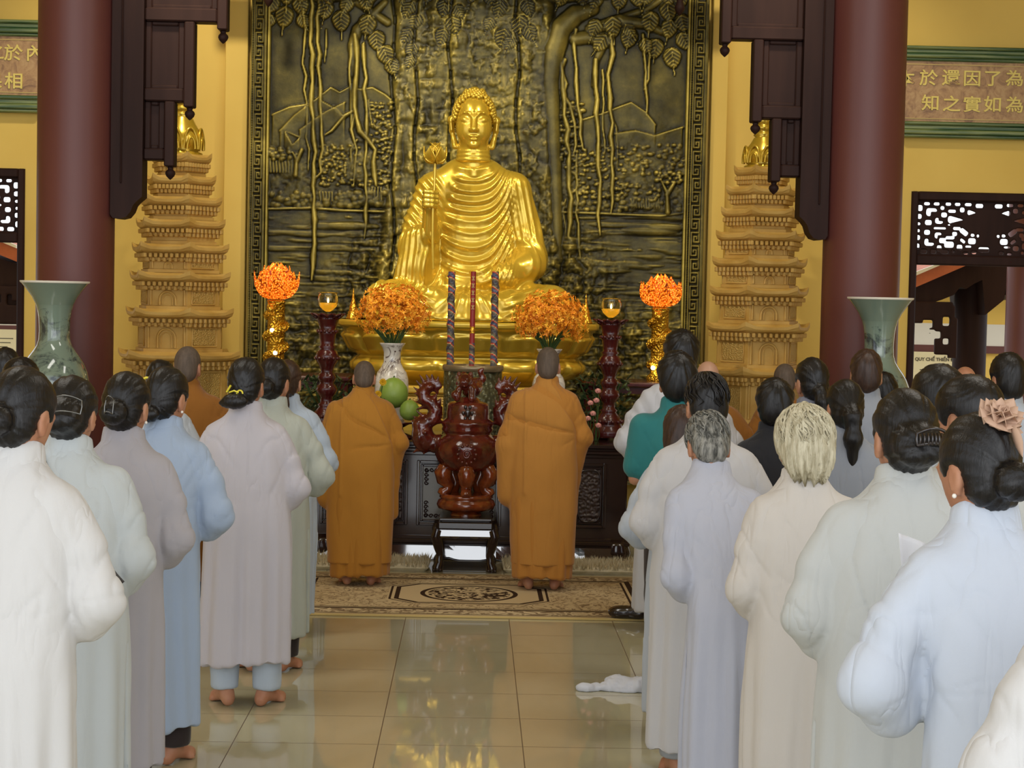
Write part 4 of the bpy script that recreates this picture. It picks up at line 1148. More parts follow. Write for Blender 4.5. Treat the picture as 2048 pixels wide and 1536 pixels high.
for i in range(n_ + 1):
    u = i / n_; e_ = min(u, 1 - u) * 2 * wA
    P_.append((-wA + 2 * wA * u, -.05, zA0 + .028 * math.exp(-((e_ - .3) / .06) ** 2) + .02 * math.exp(-((e_ - .95) / .05) ** 2)))
mb.tube(P_, .009, 6).build('apron_bead', M['lacq'], t)
for sx_ in (-1, 1):
    for yy in (-.02, .9):
        MB().loft([[(sx_ * (wA - .06) + r_ * math.cos(q), yy + .05 + r_ * .8 * math.sin(q), z_) for q in np.linspace(0, 2 * PI, 17)[:-1]] for r_, z_ in ((.07, 0), (.09, .03), (.10, .07), (.085, .12), (.07, .17), (.06, zA1 + .01))], True, True, True).build('scroll_foot', M['lacq'], t)
# panels along the front
w_ = Mat('carved_dark_panel', (58, 44, 40), .3, coat=.3); w_.bump(w_.vor(48, 'SMOOTH_F1'), .9, .02); M['carv'] = w_.m
w_ = Mat('grey_sheen_panel', (92, 88, 78), .26, coat=.2); M['sheen'] = w_.m
pz0, pz1 = lz(1052), lz(922)
xs = [(640, 690), (700, 770), (786, 816), (833, 1003), (1020, 1052), (1068, 1130), (1145, 1212)]
for i, (pa, pb_) in enumerate(xs):
    a, c_ = ax(pa, 990, YT) - t.location[0], ax(pb_, 990, YT) - t.location[0]
    mb = MB()
    for (d0, d1, yy) in ((0, .022, -.022), (.028, .045, -.016)):
        for q in ((a + d0, a + d1, pz0 + d0, pz1 - d0), (c_ - d1, c_ - d0, pz0 + d0, pz1 - d0), (a + d1, c_ - d1, pz0 + d0, pz0 + d1), (a + d1, c_ - d1, pz1 - d1, pz1 - d0)):
            mb.box(q[0], q[1], yy, .0, q[2], q[3], .005)
    fr = mb.build('panel_frame', M['lacq'], t)
    wide = (c_ - a) > .4
    MB().box(a + .04, c_ - .04, -.006, .0, pz0 + .04, pz1 - .04).build('panel_field', M['sheen'] if wide else M['carv'], fr)
    if wide:                      # scrollwork corners
        mb = MB()
        for sx_, cx_ in ((1, a + .055), (-1, c_ - .055)):
            for sz_, cz_ in ((1, pz0 + .055), (-1, pz1 - .055)):
                for j in range(4):
                    for (u, v) in ((.015 + j * .035, .012), (.012, .015 + j * .03)):
                        sp_ = [(cx_ + sx_ * (u + .016 * math.cos(q) * (1 - q / 9)), -.01, cz_ + sz_ * (v + .016 * math.sin(q) * (1 - q / 9))) for q in np.linspace(0, 7, 12)]
                        mb.tube(sp_, .0045, 5)
        mb.build('carved_scrolls', M['dwood'], fr)
    elif i in (5, 6):
        cx_, cz_ = (a + c_) / 2, (pz0 + pz1) / 2; hw_, hh_ = (c_ - a) * .34, (pz1 - pz0) * .40
        MB().tube([(cx_ + hw_ * math.copysign(abs(math.cos(q)) ** .5, math.cos(q)), -.014, cz_ + hh_ * math.copysign(abs(math.sin(q)) ** .5, math.sin(q))) for q in np.linspace(0, 2 * PI, 33)], .007, 6).build('oval_bead', M['lacq'], fr)

# ---------------------------------------------------------------------- bronze incense pot with three giant incense sticks
w_ = Mat('greenish_bronze', (84, 84, 60), .34, metal=.45); w_.vary((58, 60, 44), 10); w_.bump(w_.vor(34, 'SMOOTH_F1'), 1.0, .03); M['pot'] = w_.m
w_ = Mat('worn_bronze_rim', (128, 112, 84), .35, metal=.5); M['rim'] = w_.m
YI = 13.2; kI = YI / FPX
cI = at(943, 880, YI); rI = 60 * kI; hI = az(943, 730, YI) - zT
t = thing('incense_pot', 'carved greenish bronze cylinder pot behind the red-brown censer', 'incense pot', (cI[0], YI, zT + .001))
MB().lathe([(rI * .96, 0), (rI, .02), (rI * .97, .05), (rI * .97, hI - .04), (rI * .9, hI - .05), (rI * .9, hI - .045)], n=48).build('pot_body', M['pot'], t)
MB().lathe([(rI * .98, hI - .045), (rI * 1.02, hI - .03), (rI * 1.02, hI - .008), (rI * .99, hI), (rI * .9, hI), (rI * .88, hI - .02), (rI * .88, hI - .06)], n=48, caps=False).build('rim', M['rim'], t)
MB().lathe([(rI * .9, hI - .05), (rI * .9, hI - .03), (.001, hI - .026)], n=32).build('ash', M['plaster'], t)
w_ = Mat('dragon_wrapped_incense', (120, 100, 70), .5)
st_ = w_.wave(3.2, 2.5, (1, 1, 1.6), 'DIAGONAL', 3)
w_.color(w_.ramp(st_, [(.0, (60, 60, 66)), (.3, (96, 78, 58)), (.45, (70, 92, 76)), (.58, (178, 150, 100)), (.68, (200, 56, 40)), (.82, (120, 60, 48)), (.95, (66, 70, 96))])); w_.bump(w_.vor(50), .7, .01); M['dstick'] = w_.m
w_ = Mat('red_incense', (128, 26, 24), .5); M['rstick'] = w_.m
for px, y0, mat, r_, lb in ((900, 543, 'dstick', 7, 'left giant incense stick wound with a coloured dragon'), (943, 543, 'rstick', 5.2, 'plain red giant incense stick between two dragon-wound ones'), (987, 543, 'dstick', 7, 'right giant incense stick wound with a coloured dragon')):
    c_ = at(px, 740, YI); top_z = az(px, y0, YI)
    q = thing('incense_stick', lb, 'incense stick', (c_[0], YI, zT + hI - .022), 0, 'giant incense sticks')
    h_ = top_z - (zT + hI - .022)
    MB().tube([(0, 0, 0), (0, 0, h_ * .5), (0, 0, h_)], r_ * kI, 20).build('stick', M[mat], q)
    if mat == 'dstick':
        mb = MB(); mb.tube([(r_ * kI * .95 * math.cos(a), r_ * kI * .95 * math.sin(a), h_ * (.06 + .9 * a / 22)) for a in np.linspace(0, 22, 90)], .0085, 6); mb.build('dragon_coil', M['dstick'], q)
    else:
        for j in range(5):
            mb = MB(); zc = h_ * (.93 - .075 * j)
            for (u0, u1, v0, v1) in ((-.011, .011, .01, .014), (-.008, .008, .001, .005), (-.002, .002, -.014, .014), (-.011, .011, -.014, -.010)): mb.box(u0, u1, -r_ * kI - .002, -r_ * kI + .004, zc + v0, zc + v1)
            mb.build('pale_mark', M['pale'], q)
        MB().tube([(0, 0, h_ * .36), (0, 0, h_ * .43)], r_ * kI * 1.06, 20).build('gold_band', M['bgold'], q)
        MB().tube([(0, 0, h_ * .04), (0, 0, h_ * .26)], r_ * kI * 1.1, 20).build('base_wrap', M['dstick'], q)

# ---------------------------------------------------------------------- tall oil-lamp stands
def lamp_stand(px, ytop, label, lab2):
    Y = 13.25; k = Y / FPX
    ztop = az(px, ytop, Y); X = ax(px, ytop, Y); h = ztop - zT
    t = thing('lamp_stand', label, 'lamp stand', (X, Y, zT + .001), 0, 'tall dark red lamp stands')
    f = lambda y: h * (1 - (y - 615) / 270)
    prof = [(880, 33), (876, 35), (866, 34), (858, 30), (850, 27), (846, 29), (838, 24), (826, 15), (822, 18), (818, 13), (806, 12), (800, 17), (790, 22), (782, 19), (776, 14), (770, 16), (764, 19), (758, 17), (752, 12), (744, 14), (736, 17), (728, 22), (718, 24), (708, 20), (702, 14), (698, 18), (694, 14), (684, 15), (672, 17), (664, 20), (660, 16), (650, 18), (640, 22), (634, 24), (632, 20)]
    MB().lathe([(r_ * k, max(0, f(y_))) for y_, r_ in prof], n=32).build('turned_stem', M['dkred'], t)
    mb = MB()
    for j in range(10): petal(mb, 25 * k, 11 * k, (14 * k * math.cos(j * PI / 5), 14 * k * math.sin(j * PI / 5), f(640)), j * PI / 5, .55, .35, .5)
    solid(mb.build('lotus_cup', M['dkred'], t, fix=False), .012)
    for zz_ in (f(846), f(722), f(664)):
        mb = MB(); rr = {f(846): 29, f(722): 23, f(664): 19}[zz_] * k
        for j in range(14): mb.ball((rr * math.cos(j * PI / 7), rr * math.sin(j * PI / 7), zz_), .014, 8, 6)
        mb.build('bead_ring', M['dkred'], t)
    # glass oil lamp resting in the cup
    g = thing('oil_lamp', lab2, 'oil lamp', (X, Y, zT + f(622)), 0, 'glass oil lamps')
    gp = [(4, 0), (9, 3), (15, 9), (19, 17), (20, 24), (19, 31), (17, 35), (19, 38)]
    MB().lathe([(r_ * k, z_ * k) for r_, z_ in gp] + [(r_ * k * .9, z_ * k + .004) for r_, z_ in gp[::-1][:-1]] , n=28, flute=lambda a, z: 1 + .05 * abs(math.sin(4 * a))).build('glass_bowl', M['glass'], g)
    MB().lathe([(.5 * k, 1.5 * k), (9 * k, 4.5 * k), (14 * k, 9 * k), (17 * k, 17 * k), (16.5 * k, 18 * k), (.5 * k, 18 * k)], n=24).build('oil', M['oil'], g)
    MB().tube([(0, 0, 18 * k), (0, 0, 21 * k), (0, 0, 24 * k), (0, 0, 28 * k)], [.004, .008, .006, .001], 8).build('flame', M['flame'], g)
w_ = Mat('clear_glass', (250, 246, 226), .03); w_.set('Transmission Weight', 1.0); w_.set('IOR', 1.3); M['glass'] = w_.m
w_ = Mat('lamp_oil', (226, 176, 40), .1); w_.set('Transmission Weight', .6); w_.set('Emission Color', lin((240, 180, 50))); w_.set('Emission Strength', .35); M['oil'] = w_.m
w_ = Mat('flame_glow', (255, 214, 120), .5); w_.set('Emission Color', lin((255, 214, 130))); w_.set('Emission Strength', 9); M['flame'] = w_.m
lamp_stand(656, 617, 'dark red turned lamp stand left of the golden pedestal', 'glass oil lamp on the left dark red lamp stand')
lamp_stand(1222, 629, 'dark red turned lamp stand right of the golden pedestal', 'glass oil lamp on the right dark red lamp stand')

# ---------------------------------------------------------------------- dragon columns with glowing lotus lamps
w_ = Mat('orange_crystal', (250, 130, 24), .12); gl = w_.vor(75)
w_.color(w_.ramp(gl, [(.1, (255, 190, 70)), (.4, (240, 120, 24)), (.8, (150, 54, 8))]))
w_.l(w_.ramp(gl, [(.05, (255, 206, 96)), (.35, (240, 112, 18)), (.75, (60, 14, 0))]), w_.b.inputs['Emission Color']); w_.set('Emission Strength', 1.25); w_.bump(gl, .6, .01); M['orange'] = w_.m
w_ = Mat('bulb_glow', (255, 236, 190), .5); w_.set('Emission Color', lin((255, 232, 170))); w_.set('Emission Strength', 22); M['bulb'] = w_.m
w_ = Mat('dragon_scale_gold', (206, 158, 46), .2, metal=.8); w_.bump(w_.vor(60, 'SMOOTH_F1'), 1.0, .02); M['dgold'] = w_.m
def dragon_lamp(px, ytop, yl0, yl1, zbase, bulbs, label):
    Y = 14.25; k = Y / FPX; X = ax(px, ytop, Y); z0 = zbase + .002
    t = thing('dragon_lamp', label, 'lamp', (X, Y, z0), 0, 'golden dragon column lamps')
    h = az(px, ytop, Y) - z0; r = 18 * k
    MB().lathe([(r * 1.35, 0), (r * 1.4, .03), (r * 1.0, .06), (r * .95, .1), (r * .95, h - .02), (r * 1.05, h - .012), (r * .8, h)], n=32).build('column', M['dgold'], t)
    mb = MB(); P_ = []; R_ = []
    for q in np.linspace(0, 1, 120):
        a = q * 2 * PI * 2.6 + 1.0; P_.append((r * 1.0 * math.cos(a), r * 1.0 * math.sin(a), .07 + (h * .86 - .07) * q)); R_.append(r * (.34 + .10 * math.sin(q * PI)) * (.5 if q < .03 else 1))
    mb.tube(P_, R_, 12).build('dragon_body', M['dgold'], t)
    mb = MB()
    for i in range(0, 118, 1):
        p, q_ = np.array(P_[i]), np.array(P_[i + 1]); rr = R_[i]
        out = np.array([p[0], p[1], 0]); out /= np.linalg.norm(out)
        if i % 2 == 0: mb.tube([p + out * rr * .55 + np.array([0, 0, -rr * .85]), p + out * rr * 1.05, p + out * rr * .55 + np.array([0, 0, rr * .85])], .0065, 5)
    mb.build('scale_ridges', M['dgold'], t)
    s = SDF((-.1, -.1, -.08), (.1, .1, .1), .007)
    s.ell((0, 0, 0), (.042, .05, .034)); s.ell((0, -.05, -.012), (.028, .035, .018), .02)
    for q in (-1, 1): s.cap((q * .022, .0, .025), (q * .04, .04, .07), .01, .003, .01); s.ell((q * .02, -.03, .022), (.011, .011, .011), .006)
    s.cap((0, -.04, -.035), (0, -.08, -.03), .01, .006, .01)
    V, Q = s.mesh(1); o = np_mesh('dragon_head', V, Q, M['dgold'], t); o.location = (r * 1.2 * math.cos(-1.9), r * 1.25 * math.sin(-1.9), h * .9)
    for (bx, by) in bulbs:
        z_ = az(bx, by, Y) - z0; xx_ = ax(bx, by, Y) - X
        MB().ball((xx_, -math.sqrt(max(.0001, (r * 1.32) ** 2 - xx_ ** 2)), z_), .017, 12, 8).build('bulb', M['bulb'], t)
    # lotus lamp on the capital
    g = MB(); hl = az(px, yl0, Y) - az(px, yl1, Y)
    for j in range(6): petal(g, hl * 1.14, 22 * k, (8 * k * math.cos(j * PI / 3), 8 * k * math.sin(j * PI / 3), 0), j * PI / 3 - PI / 2, .62, .55, -.55, tip=.6)
    for j in range(6): petal(g, hl * 1.12, 23 * k, (9 * k * math.cos(j * PI / 3 + .52), 9 * k * math.sin(j * PI / 3 + .52), 0), j * PI / 3 + PI / 6 - PI / 2, .86, .5, -.5, tip=.6)
    for j in range(8): petal(g, hl * 1.06, 19 * k, (9 * k * math.cos(j * PI / 4), 9 * k * math.sin(j * PI / 4), 0), j * PI / 4 + .2, 1.12, .45, -.5, tip=.6)
    g.xform(lambda p: p * np.array([.9, .9, .94]))
    o = solid(g.build('lotus_shade', M['orange'], t, fix=False), .006); o.location = (0, 0, h + .012)
    MB().lathe([(6 * k, h - .004), (12 * k, h + .004), (11 * k, h + .014), (5 * k, h + .02)], n=24).build('shade_collar', M['dgold'], t)
    for q in (-1, 1): MB().ball((q * .028, -.02, h + hl * .42), .02, 12, 8).build('bulb', M['bulb'], t)
    d = bpy.data.lights.new('lotus_lamp_light', 'POINT'); d.energy = 7; d.color = (1, .66, .25); d.shadow_soft_size = .06
    l_ = bpy.data.objects.new('lotus_lamp_light', d); COL.objects.link(l_); l_.parent = t; l_.location = (0, -.03, h + hl * .75)
dragon_lamp(553, 600, 530, 597, zS_l, [(547, 660), (553, 705)], 'golden dragon column with a glowing orange lotus lamp left of the Buddha')
dragon_lamp(1321, 615, 552, 612, zS_r, [(1304, 735)], 'golden dragon column with a glowing orange lotus lamp right of the Buddha')

# ---------------------------------------------------------------------- white vases with orange orchids
w_ = Mat('white_crackle_porcelain', (206, 200, 190), .22, coat=.4)
br = w_.ramp(w_.noise(9, 5, (1, 1, .7), dist=2.4), [(.50, (0, 0, 0, 1)), (.56, (1, 1, 1, 1)), (.6, (0, 0, 0, 1))])
bl = w_.ramp(w_.vor(26), [(.12, (1, 1, 1, 1)), (.22, (0, 0, 0, 1))])
mask = w_.math('MULTIPLY', w_.ramp(w_.noise(4, 2), [(.45, (0, 0, 0, 1)), (.55, (1, 1, 1, 1))]), w_.math('MAXIMUM', br, bl))
w_.color(w_.mix(mask, w_.rgb, lin((74, 48, 44)))); M['wvase'] = w_.m
w_ = Mat('orange_orchid', (226, 132, 22), .6); oi = w_.n('ObjectInfo'); w_.color(w_.ramp(w_.noise(16, 3), [(.3, (206, 112, 8)), (.5, (234, 148, 16)), (.68, (246, 188, 52))])); w_.set('Subsurface Weight', .0); M['orchid'] = w_.m
w_ = Mat('green_stem', (58, 84, 36), .6); M['stem'] = w_.m
def star_flower(mb, c, n, s, q):
    n = np.array(n) / (np.linalg.norm(n) + 1e-9); u = np.cross(n, [q.uniform(-1, 1), q.uniform(-1, 1), q.uniform(-1, 1)]); u /= np.linalg.norm(u) + 1e-9; w = np.cross(n, u)
    for j in range(5):
        a = j * 2 * PI / 5 + q.uniform(-.3, .3); d = u * math.cos(a) + w * math.sin(a); e = -u * math.sin(a) + w * math.cos(a); L = s * q.uniform(.75, 1.25)
        p = [c, c + d * L * .5 + e * L * .24 + n * L * .25, c + d * L + n * L * q.uniform(.0, .5), c + d * L * .5 - e * L * .24 + n * L * .25]
        mb.add(p, [(0, 1, 2, 3)])
    mb.ball(c + n * s * .15, s * .16, 5, 4)
def bouquet_vase(px, yv0, yc, lab1, lab2, seed):
    Y = 13.3; k = Y / FPX; X = ax(px, yv0, Y); zr = az(px, yv0, Y); h = zr - zT
    t = thing('porcelain_vase', lab1, 'vase', (X, Y, zT + .001), 0, 'white vases of orange orchids')
    pv = [(686, 26), (689, 25), (696, 20), (706, 17), (726, 17), (738, 22), (748, 29), (762, 33), (790, 34), (820, 30), (850, 24), (870, 21), (880, 22)]
    f = lambda y: h * (1 - (y - 686) / 194)
    MB().lathe([(r_ * k, f(y_)) for y_, r_ in pv[::-1]] + [(23 * k, f(688)), (15 * k, f(704))], n=40).build('vase_body', M['wvase'], t)
    b_ = thing('orchid_bouquet', lab2, 'bouquet', (X, Y, zT + f(700)), 0, 'orange orchid bouquets')
    q = random.Random(seed); cz = az(px, yc, Y) - (zT + f(700)); R = 74 * k
    mb = MB(); ctr = np.array([0, 0, cz])
    for i in range(1150):
        d = np.array([q.gauss(0, 1), q.gauss(0, 1), q.gauss(0, 1)]); d /= np.linalg.norm(d)
        if d[2] < -.62: continue
        rr = R * q.uniform(.55, 1.06); p = ctr + d * [rr, rr, rr * .78]
        star_flower(mb, p, d + np.array([q.uniform(-.6, .6) for _ in range(3)]), q.uniform(.018, .03), q)
    o = mb.build('blossoms', M['orchid'], b_, fix=False); o['kind'] = 'stuff'
    mb = MB()
    for i in range(46):
        a = q.uniform(0, 2 * PI); r0 = q.uniform(.005, .05)
        mb.tube([(r0 * math.cos(a), r0 * math.sin(a), 0), (r0 * 1.3 * math.cos(a), r0 * 1.3 * math.sin(a), .06), (R * .55 * math.cos(a), R * .55 * math.sin(a), cz - R * .45 * q.random())], [.004, .004, .003], 5)
    o = mb.build('stems', M['stem'], b_); o['kind'] = 'stuff'
bouquet_vase(785, 686, 628, 'white patterned porcelain vase beside the green pomelos', 'round bouquet of orange orchids in the left vase', 3)
bouquet_vase(1099, 698, 640, 'white porcelain vase hidden behind the right monk head', 'round bouquet of orange orchids above the right monk', 9)

# small gilt stupas on the pedestal rim
for px, y0, y1, lb in ((706, 576, 640, 'small gilt stupa left of the Buddha'), (1171, 588, 649, 'small gilt stupa right of the Buddha')):
    Y = 14.5; k = Y / FPX; b0 = at(px, y1, Y); h = az(px, y0, Y) - tB.location[2] - .002
    t = thing('small_stupa', lb, 'stupa', (b0[0], Y, tB.location[2] + .002), 0, 'small gilt stupas')
    pr = [(14, 0), (14, .06), (12, .07), (12.5, .14), (10.5, .15), (10.5, .22), (8, .25), (8.5, .32), (7, .44), (5, .50), (5.5, .53), (4, .56), (3, .68), (2, .8), (1.4, .84), (1.8, .88), (.8, .93), (.2, 1.0)]
    MB().lathe([(r_ * k, h * u) for r_, u in pr], n=24).build('dome_and_spire', M['bgold'], t)

# ---------------------------------------------------------------------- offerings
w_ = Mat('pomelo_skin', (112, 142, 52), .42); w_.vary((136, 160, 72), 3, .35, .7); w_.bump(w_.noise(120, 2), .2, .004); M['pomelo'] = w_.m
YO = 13.0; kO = YO / FPX
ty = az(800, 842, YO); tx = ax(795, 840, YO)
t = thing('fruit_stand', 'red lacquered fruit stand under the green pomelos', 'fruit stand', (tx, YO, zT + .001))
hS = ty - zT
MB().lathe([(.12, 0), (.13, .012), (.05, .04), (.04, hS * .6), (.09, hS * .82), (.16, hS - .014), (.165, hS - .001), (.15, hS - .003)], n=36).build('stand', M['dkred'], t)
for (px, py, r_, dy, lb) in ((787, 787, 30, .02, 'large green pomelo on top of the pile'), (768, 821, 20, -.13, 'green pomelo at the lower left of the pile'), (819, 821, 20, -.12, 'green pomelo at the lower right of the pile')):
    c_ = at(px, py, YO + dy); q = thing('pomelo', lb, 'fruit', (c_[0], YO + dy, c_[2]), 0, 'green pomelos')
    R = r_ * kO
    MB().lathe([(R * .05, -R), (R * .55, -R * .88), (R * .9, -R * .5), (R, -.05 * R), (R * .9, R * .45), (R * .62, R * .82), (R * .3, R * 1.02), (R * .06, R * 1.07)], n=28).build('fruit', M['pomelo'], q)
    MB().tube([(0, 0, R * 1.05), (.004, 0, R * 1.18)], .006, 6).build('stalk', M['stem'], q)
w_ = Mat('yellow_chrysanthemum', (228, 186, 40), .6); M['ymum'] = w_.m
for px, py, lb in ((766, 764, 'upper yellow chrysanthemum beside the left monk head'), (756, 788, 'lower yellow chrysanthemum beside the left monk head')):
    Y = 12.79; c_ = at(px, py, Y); q = thing('chrysanthemum', lb, 'flower', (c_[0], Y, c_[2]), 0, 'yellow chrysanthemums')
    mb = MB()
    for ring_, (L, tl, n_p) in enumerate(((.034, 1.3, 12), (.028, .9, 10), (.02, .5, 7))):
        for j in range(n_p): petal(mb, L, .007, (0, 0, 0), j * 2 * PI / n_p + ring_, tl, .3, -.3, 2, 4)
    mb.xform(lambda p: np.array([p[0], -p[2], p[1]]))
    solid(mb.build('petals', M['ymum'], q, fix=False), .002)
    MB().tube([(0, 0, 0), (-.01, .0, -.06), (-.03, .0, zT + .002 - c_[2])], .004, 5).build('stem', M['stem'], q)
# roses and foliage right of the right monk
w_ = Mat('pink_rose', (226, 160, 150), .6); M['rose'] = w_.m
w_ = Mat('dark_leaf', (40, 58, 30), .5); w_.vary((62, 78, 40), 20); M['leaf'] = w_.m
def foliage(cx_, Y, z0, w, h, n, seed, name, label):
    q = random.Random(seed); t = thing(name, label, 'plant', (cx_, Y, z0))
    MB().lathe([(.06, 0), (.075, .02), (.085, .1), (.08, .12), (.06, .11)], n=24).build('pot', M['dkred'], t)
    mb = MB()
    for i in range(n):
        a = q.uniform(0, 2 * PI); rr = w * math.sqrt(q.random()); zz_ = .1 + h * q.random()
        petal(mb, q.uniform(.05, .09), q.uniform(.012, .022), (rr * math.cos(a), rr * .7 * math.sin(a), zz_), q.uniform(0, 2 * PI), q.uniform(.3, 1.5), .2, .3, 2, 4)
    o = solid(mb.build('leaves', M['leaf'], t, fix=False), .0015); o['kind'] = 'stuff'
    mb = MB()
    for i in range(14):
        a = q.uniform(0, 2 * PI); mb.tube([(0, 0, .1), (w * .5 * math.cos(a), w * .4 * math.sin(a), .1 + h * .5), (w * .8 * math.cos(a), w * .6 * math.sin(a), .08 + h * .95)], .004, 5)
    mb.build('stems', M['stem'], t)
foliage(ax(1205, 830, 13.35), 13.5, zT + .001, .22, .34, 260, 4, 'leafy_arrangement', 'dark leafy arrangement with pink roses right of the right monk')
foliage(ax(645, 830, 13.35), 13.55, zT + .001, .2, .30, 200, 6, 'leafy_plant', 'dark leafy plant behind the left lamp stand')
for i, (px, py, lb) in enumerate(((1196, 781, 'topmost pink rose beside the right lamp stand'), (1181, 805, 'pink rose left of the pair on the second tier'), (1193, 800, 'small pink rose right of the pair on the second tier'), (1186, 826, 'large pink rose in the middle of the cluster'), (1176, 836, 'pink rose touching the right monk sleeve'), (1197, 850, 'lowest pink rose in the cluster'))):
    Y = 13.0; c_ = at(px, py, Y); q = thing('rose', lb, 'flower', (c_[0], Y, c_[2]), 0, 'pink roses')
    mb = MB(); mb.ball((0, 0, .008), (.017, .017, .018), 10, 8)
    for ring_, (L, tl, n_p, w__) in enumerate(((.034, .45, 4, .02), (.038, .7, 5, .024), (.04, 1.0, 6, .026))):
        for j in range(n_p): petal(mb, L, w__, (0, 0, -.014), j * 2 * PI / n_p + ring_ * .6, tl, .8, -.75, 4, 5)
    mb.xform(lambda p: rotx(.75) @ p * .62)
    solid(mb.build('petals', M['rose'], q, fix=False), .002)
    MB().tube([(0, 0, -.01), (.01, .03, -.08), (.0, .06, zT + .003 - c_[2])], .004, 5).build('stem', M['stem'], q)

# ---------------------------------------------------------------------- red-brown censer with dragon handles on its stool
YC = 12.38; kC = YC / FPX
cX = ax(932, 1000, YC); zst = az(932, 1036, YC - .17)
t = thing('stool', 'dark lacquered stool with curved legs under the censer', 'stool', (cX, YC, 0))
w_s = 52 * kC; d_s = .19
mb = MB()
for (e, za, zb_2) in ((.0, -.02, 0), (-.012, -.03, -.018), (.004, -.075, -.03)): mb.box(-w_s - e, w_s + e, -d_s - e, d_s + e, zst + za, zst + zb_2, .005)
mb.build('seat', M['lacq'], t)
# bulging apron with a carved middle
for sy_ in (-1, 1):
    mb = MB(); V = []; F = []; nn = 24
    for i in range(nn + 1):
        u = i / nn * 2 - 1; dip = .02 * (1 - abs(u)) + .012 * math.cos(u * 9) * (abs(u) < .5)
        for (b_, z_) in ((.0, zst - .075), (.012, zst - .08), (.020, zst - .122), (.012, zst - .14 + dip * .9), (-.02, zst - .138 + dip * .9), (-.02, zst - .075)): V.append((u * (w_s + b_ * .8), sy_ * (d_s + b_), z_))
    for i in range(nn):
        for j in range(6): F.append((i * 6 + j, i * 6 + (j + 1) % 6, (i + 1) * 6 + (j + 1) % 6, (i + 1) * 6 + j))
    F += [tuple(range(6)), tuple(range(nn * 6 + 5, nn * 6 - 1, -1))]; mb.add(V, F, False)
    mb.build('apron', M['apron'], t)
for sx_ in (-1, 1):
    for sy_ in (-1, 1):
        P_ = [(sx_ * (w_s + .012), sy_ * (d_s + .012), zst - .08), (sx_ * (w_s + .024), sy_ * (d_s + .024), zst - .12), (sx_ * (w_s + .004), sy_ * (d_s + .0), zst - .2), (sx_ * (w_s - .008), sy_ * (d_s - .01), .12), (sx_ * (w_s - .004), sy_ * (d_s - .004), .06), (sx_ * (w_s + .008), sy_ * (d_s + .008), .026), (sx_ * (w_s + .008), sy_ * (d_s + .008), .0)]
        lg = MB().tube(P_, [.03, .034, .03, .025, .03, .036, .034], 12).build('leg', M['lacq'], t)
        mb = MB()
        for j in range(-1, 2): mb.ball((sx_ * (w_s + .008) + j * .022, sy_ * (d_s + .034), .014), (.012, .018, .013), 8, 6)
        mb.build('claw', M['lacq'], lg)
MB().box(-w_s + .03, w_s - .03, -d_s - .02, d_s + .02, .0, .012, .003).build('foot_board', M['sheen'], t)
# censer
tC = thing('incense_censer', 'red-brown lidded censer with dragon handles on the stool', 'censer', (cX, YC, zst + .001))
zc = lambda y: az(932, y, YC) - zst
h0 = zc(1036)
def CL(prof, name, mat, par=tC, n=44, **kw): return MB().lathe([(r_ * kC, max(.0, zc(y_))) for y_, r_ in prof], n=n, **kw).build(name, mat, par)
CL([(1037, 32), (1024, 30), (1020, 40), (1016, 56), (1008, 59), (1000, 56), (997, 50), (994, 54), (990, 53), (987, 48)], 'base_plate', M['amber'], phase=PI / 8)
for j in range(5):
    a = -PI / 2 + j * 2 * PI / 5
    P_ = [(44, 934), (50, 945), (47, 958), (36, 970), (40, 980), (50, 985), (54, 989)]
    mb = MB().tube([(r_ * kC * math.cos(a), r_ * kC * math.sin(a), zc(y_)) for r_, y_ in P_], [.05, .062, .055, .04, .036, .04, .028], 12)
    lg = mb.build('leg', M['amber'], tC)
    MB().tube([((54 + 4 * math.cos(q)) * kC * math.cos(a), (54 + 4 * math.cos(q)) * kC * math.sin(a), zc(950) + .022 * math.sin(q)) for q in np.linspace(-2, 4, 10)], .012, 6).build('leg_scroll', M['amber'], lg)
CL([(940, 40), (936, 48), (925, 57), (910, 64), (896, 66), (884, 63), (874, 55), (869, 48), (866, 46), (863, 50), (858, 52), (854, 50), (850, 52), (846, 53), (842, 51), (841, 44)], 'bowl', M['redlac'])
CL([(842, 50), (839, 47), (836, 43), (812, 42), (807, 40), (804, 34), (802, 26), (796, 20), (794, 16)], 'lid', M['redlac'])
# pierced emblem on the lid and scroll emblem on the bowl
mb = MB(); zz_ = zc(824); r_ = 43.5 * kC
for q in np.linspace(0, 2 * PI, 7)[:-1]: mb.ball((.03 * math.cos(q), -r_ + .004, zz_ + .045 * math.sin(q)), (.012, .006, .016), 8, 6)
mb.ball((0, -r_ + .002, zz_), (.02, .008, .03), 10, 8); mb.build('lid_emblem', M['lacq'], tC)
mb = MB(); zz_ = zc(904)
mb.tube([(.03 * (1 - q / 12) * math.cos(q * 1.2), -65 * kC - .0, zz_ + .035 * (1 - q / 12) * math.sin(q * 1.2)) for q in np.linspace(0, 9, 24)], .008, 6)
for q in np.linspace(0, 2 * PI, 13)[:-1]: mb.ball((.062 * math.cos(q), -64 * kC, zz_ + .062 * math.sin(q)), (.012, .012, .012), 8, 6)
mb.build('bowl_emblem', M['redlac'], tC)
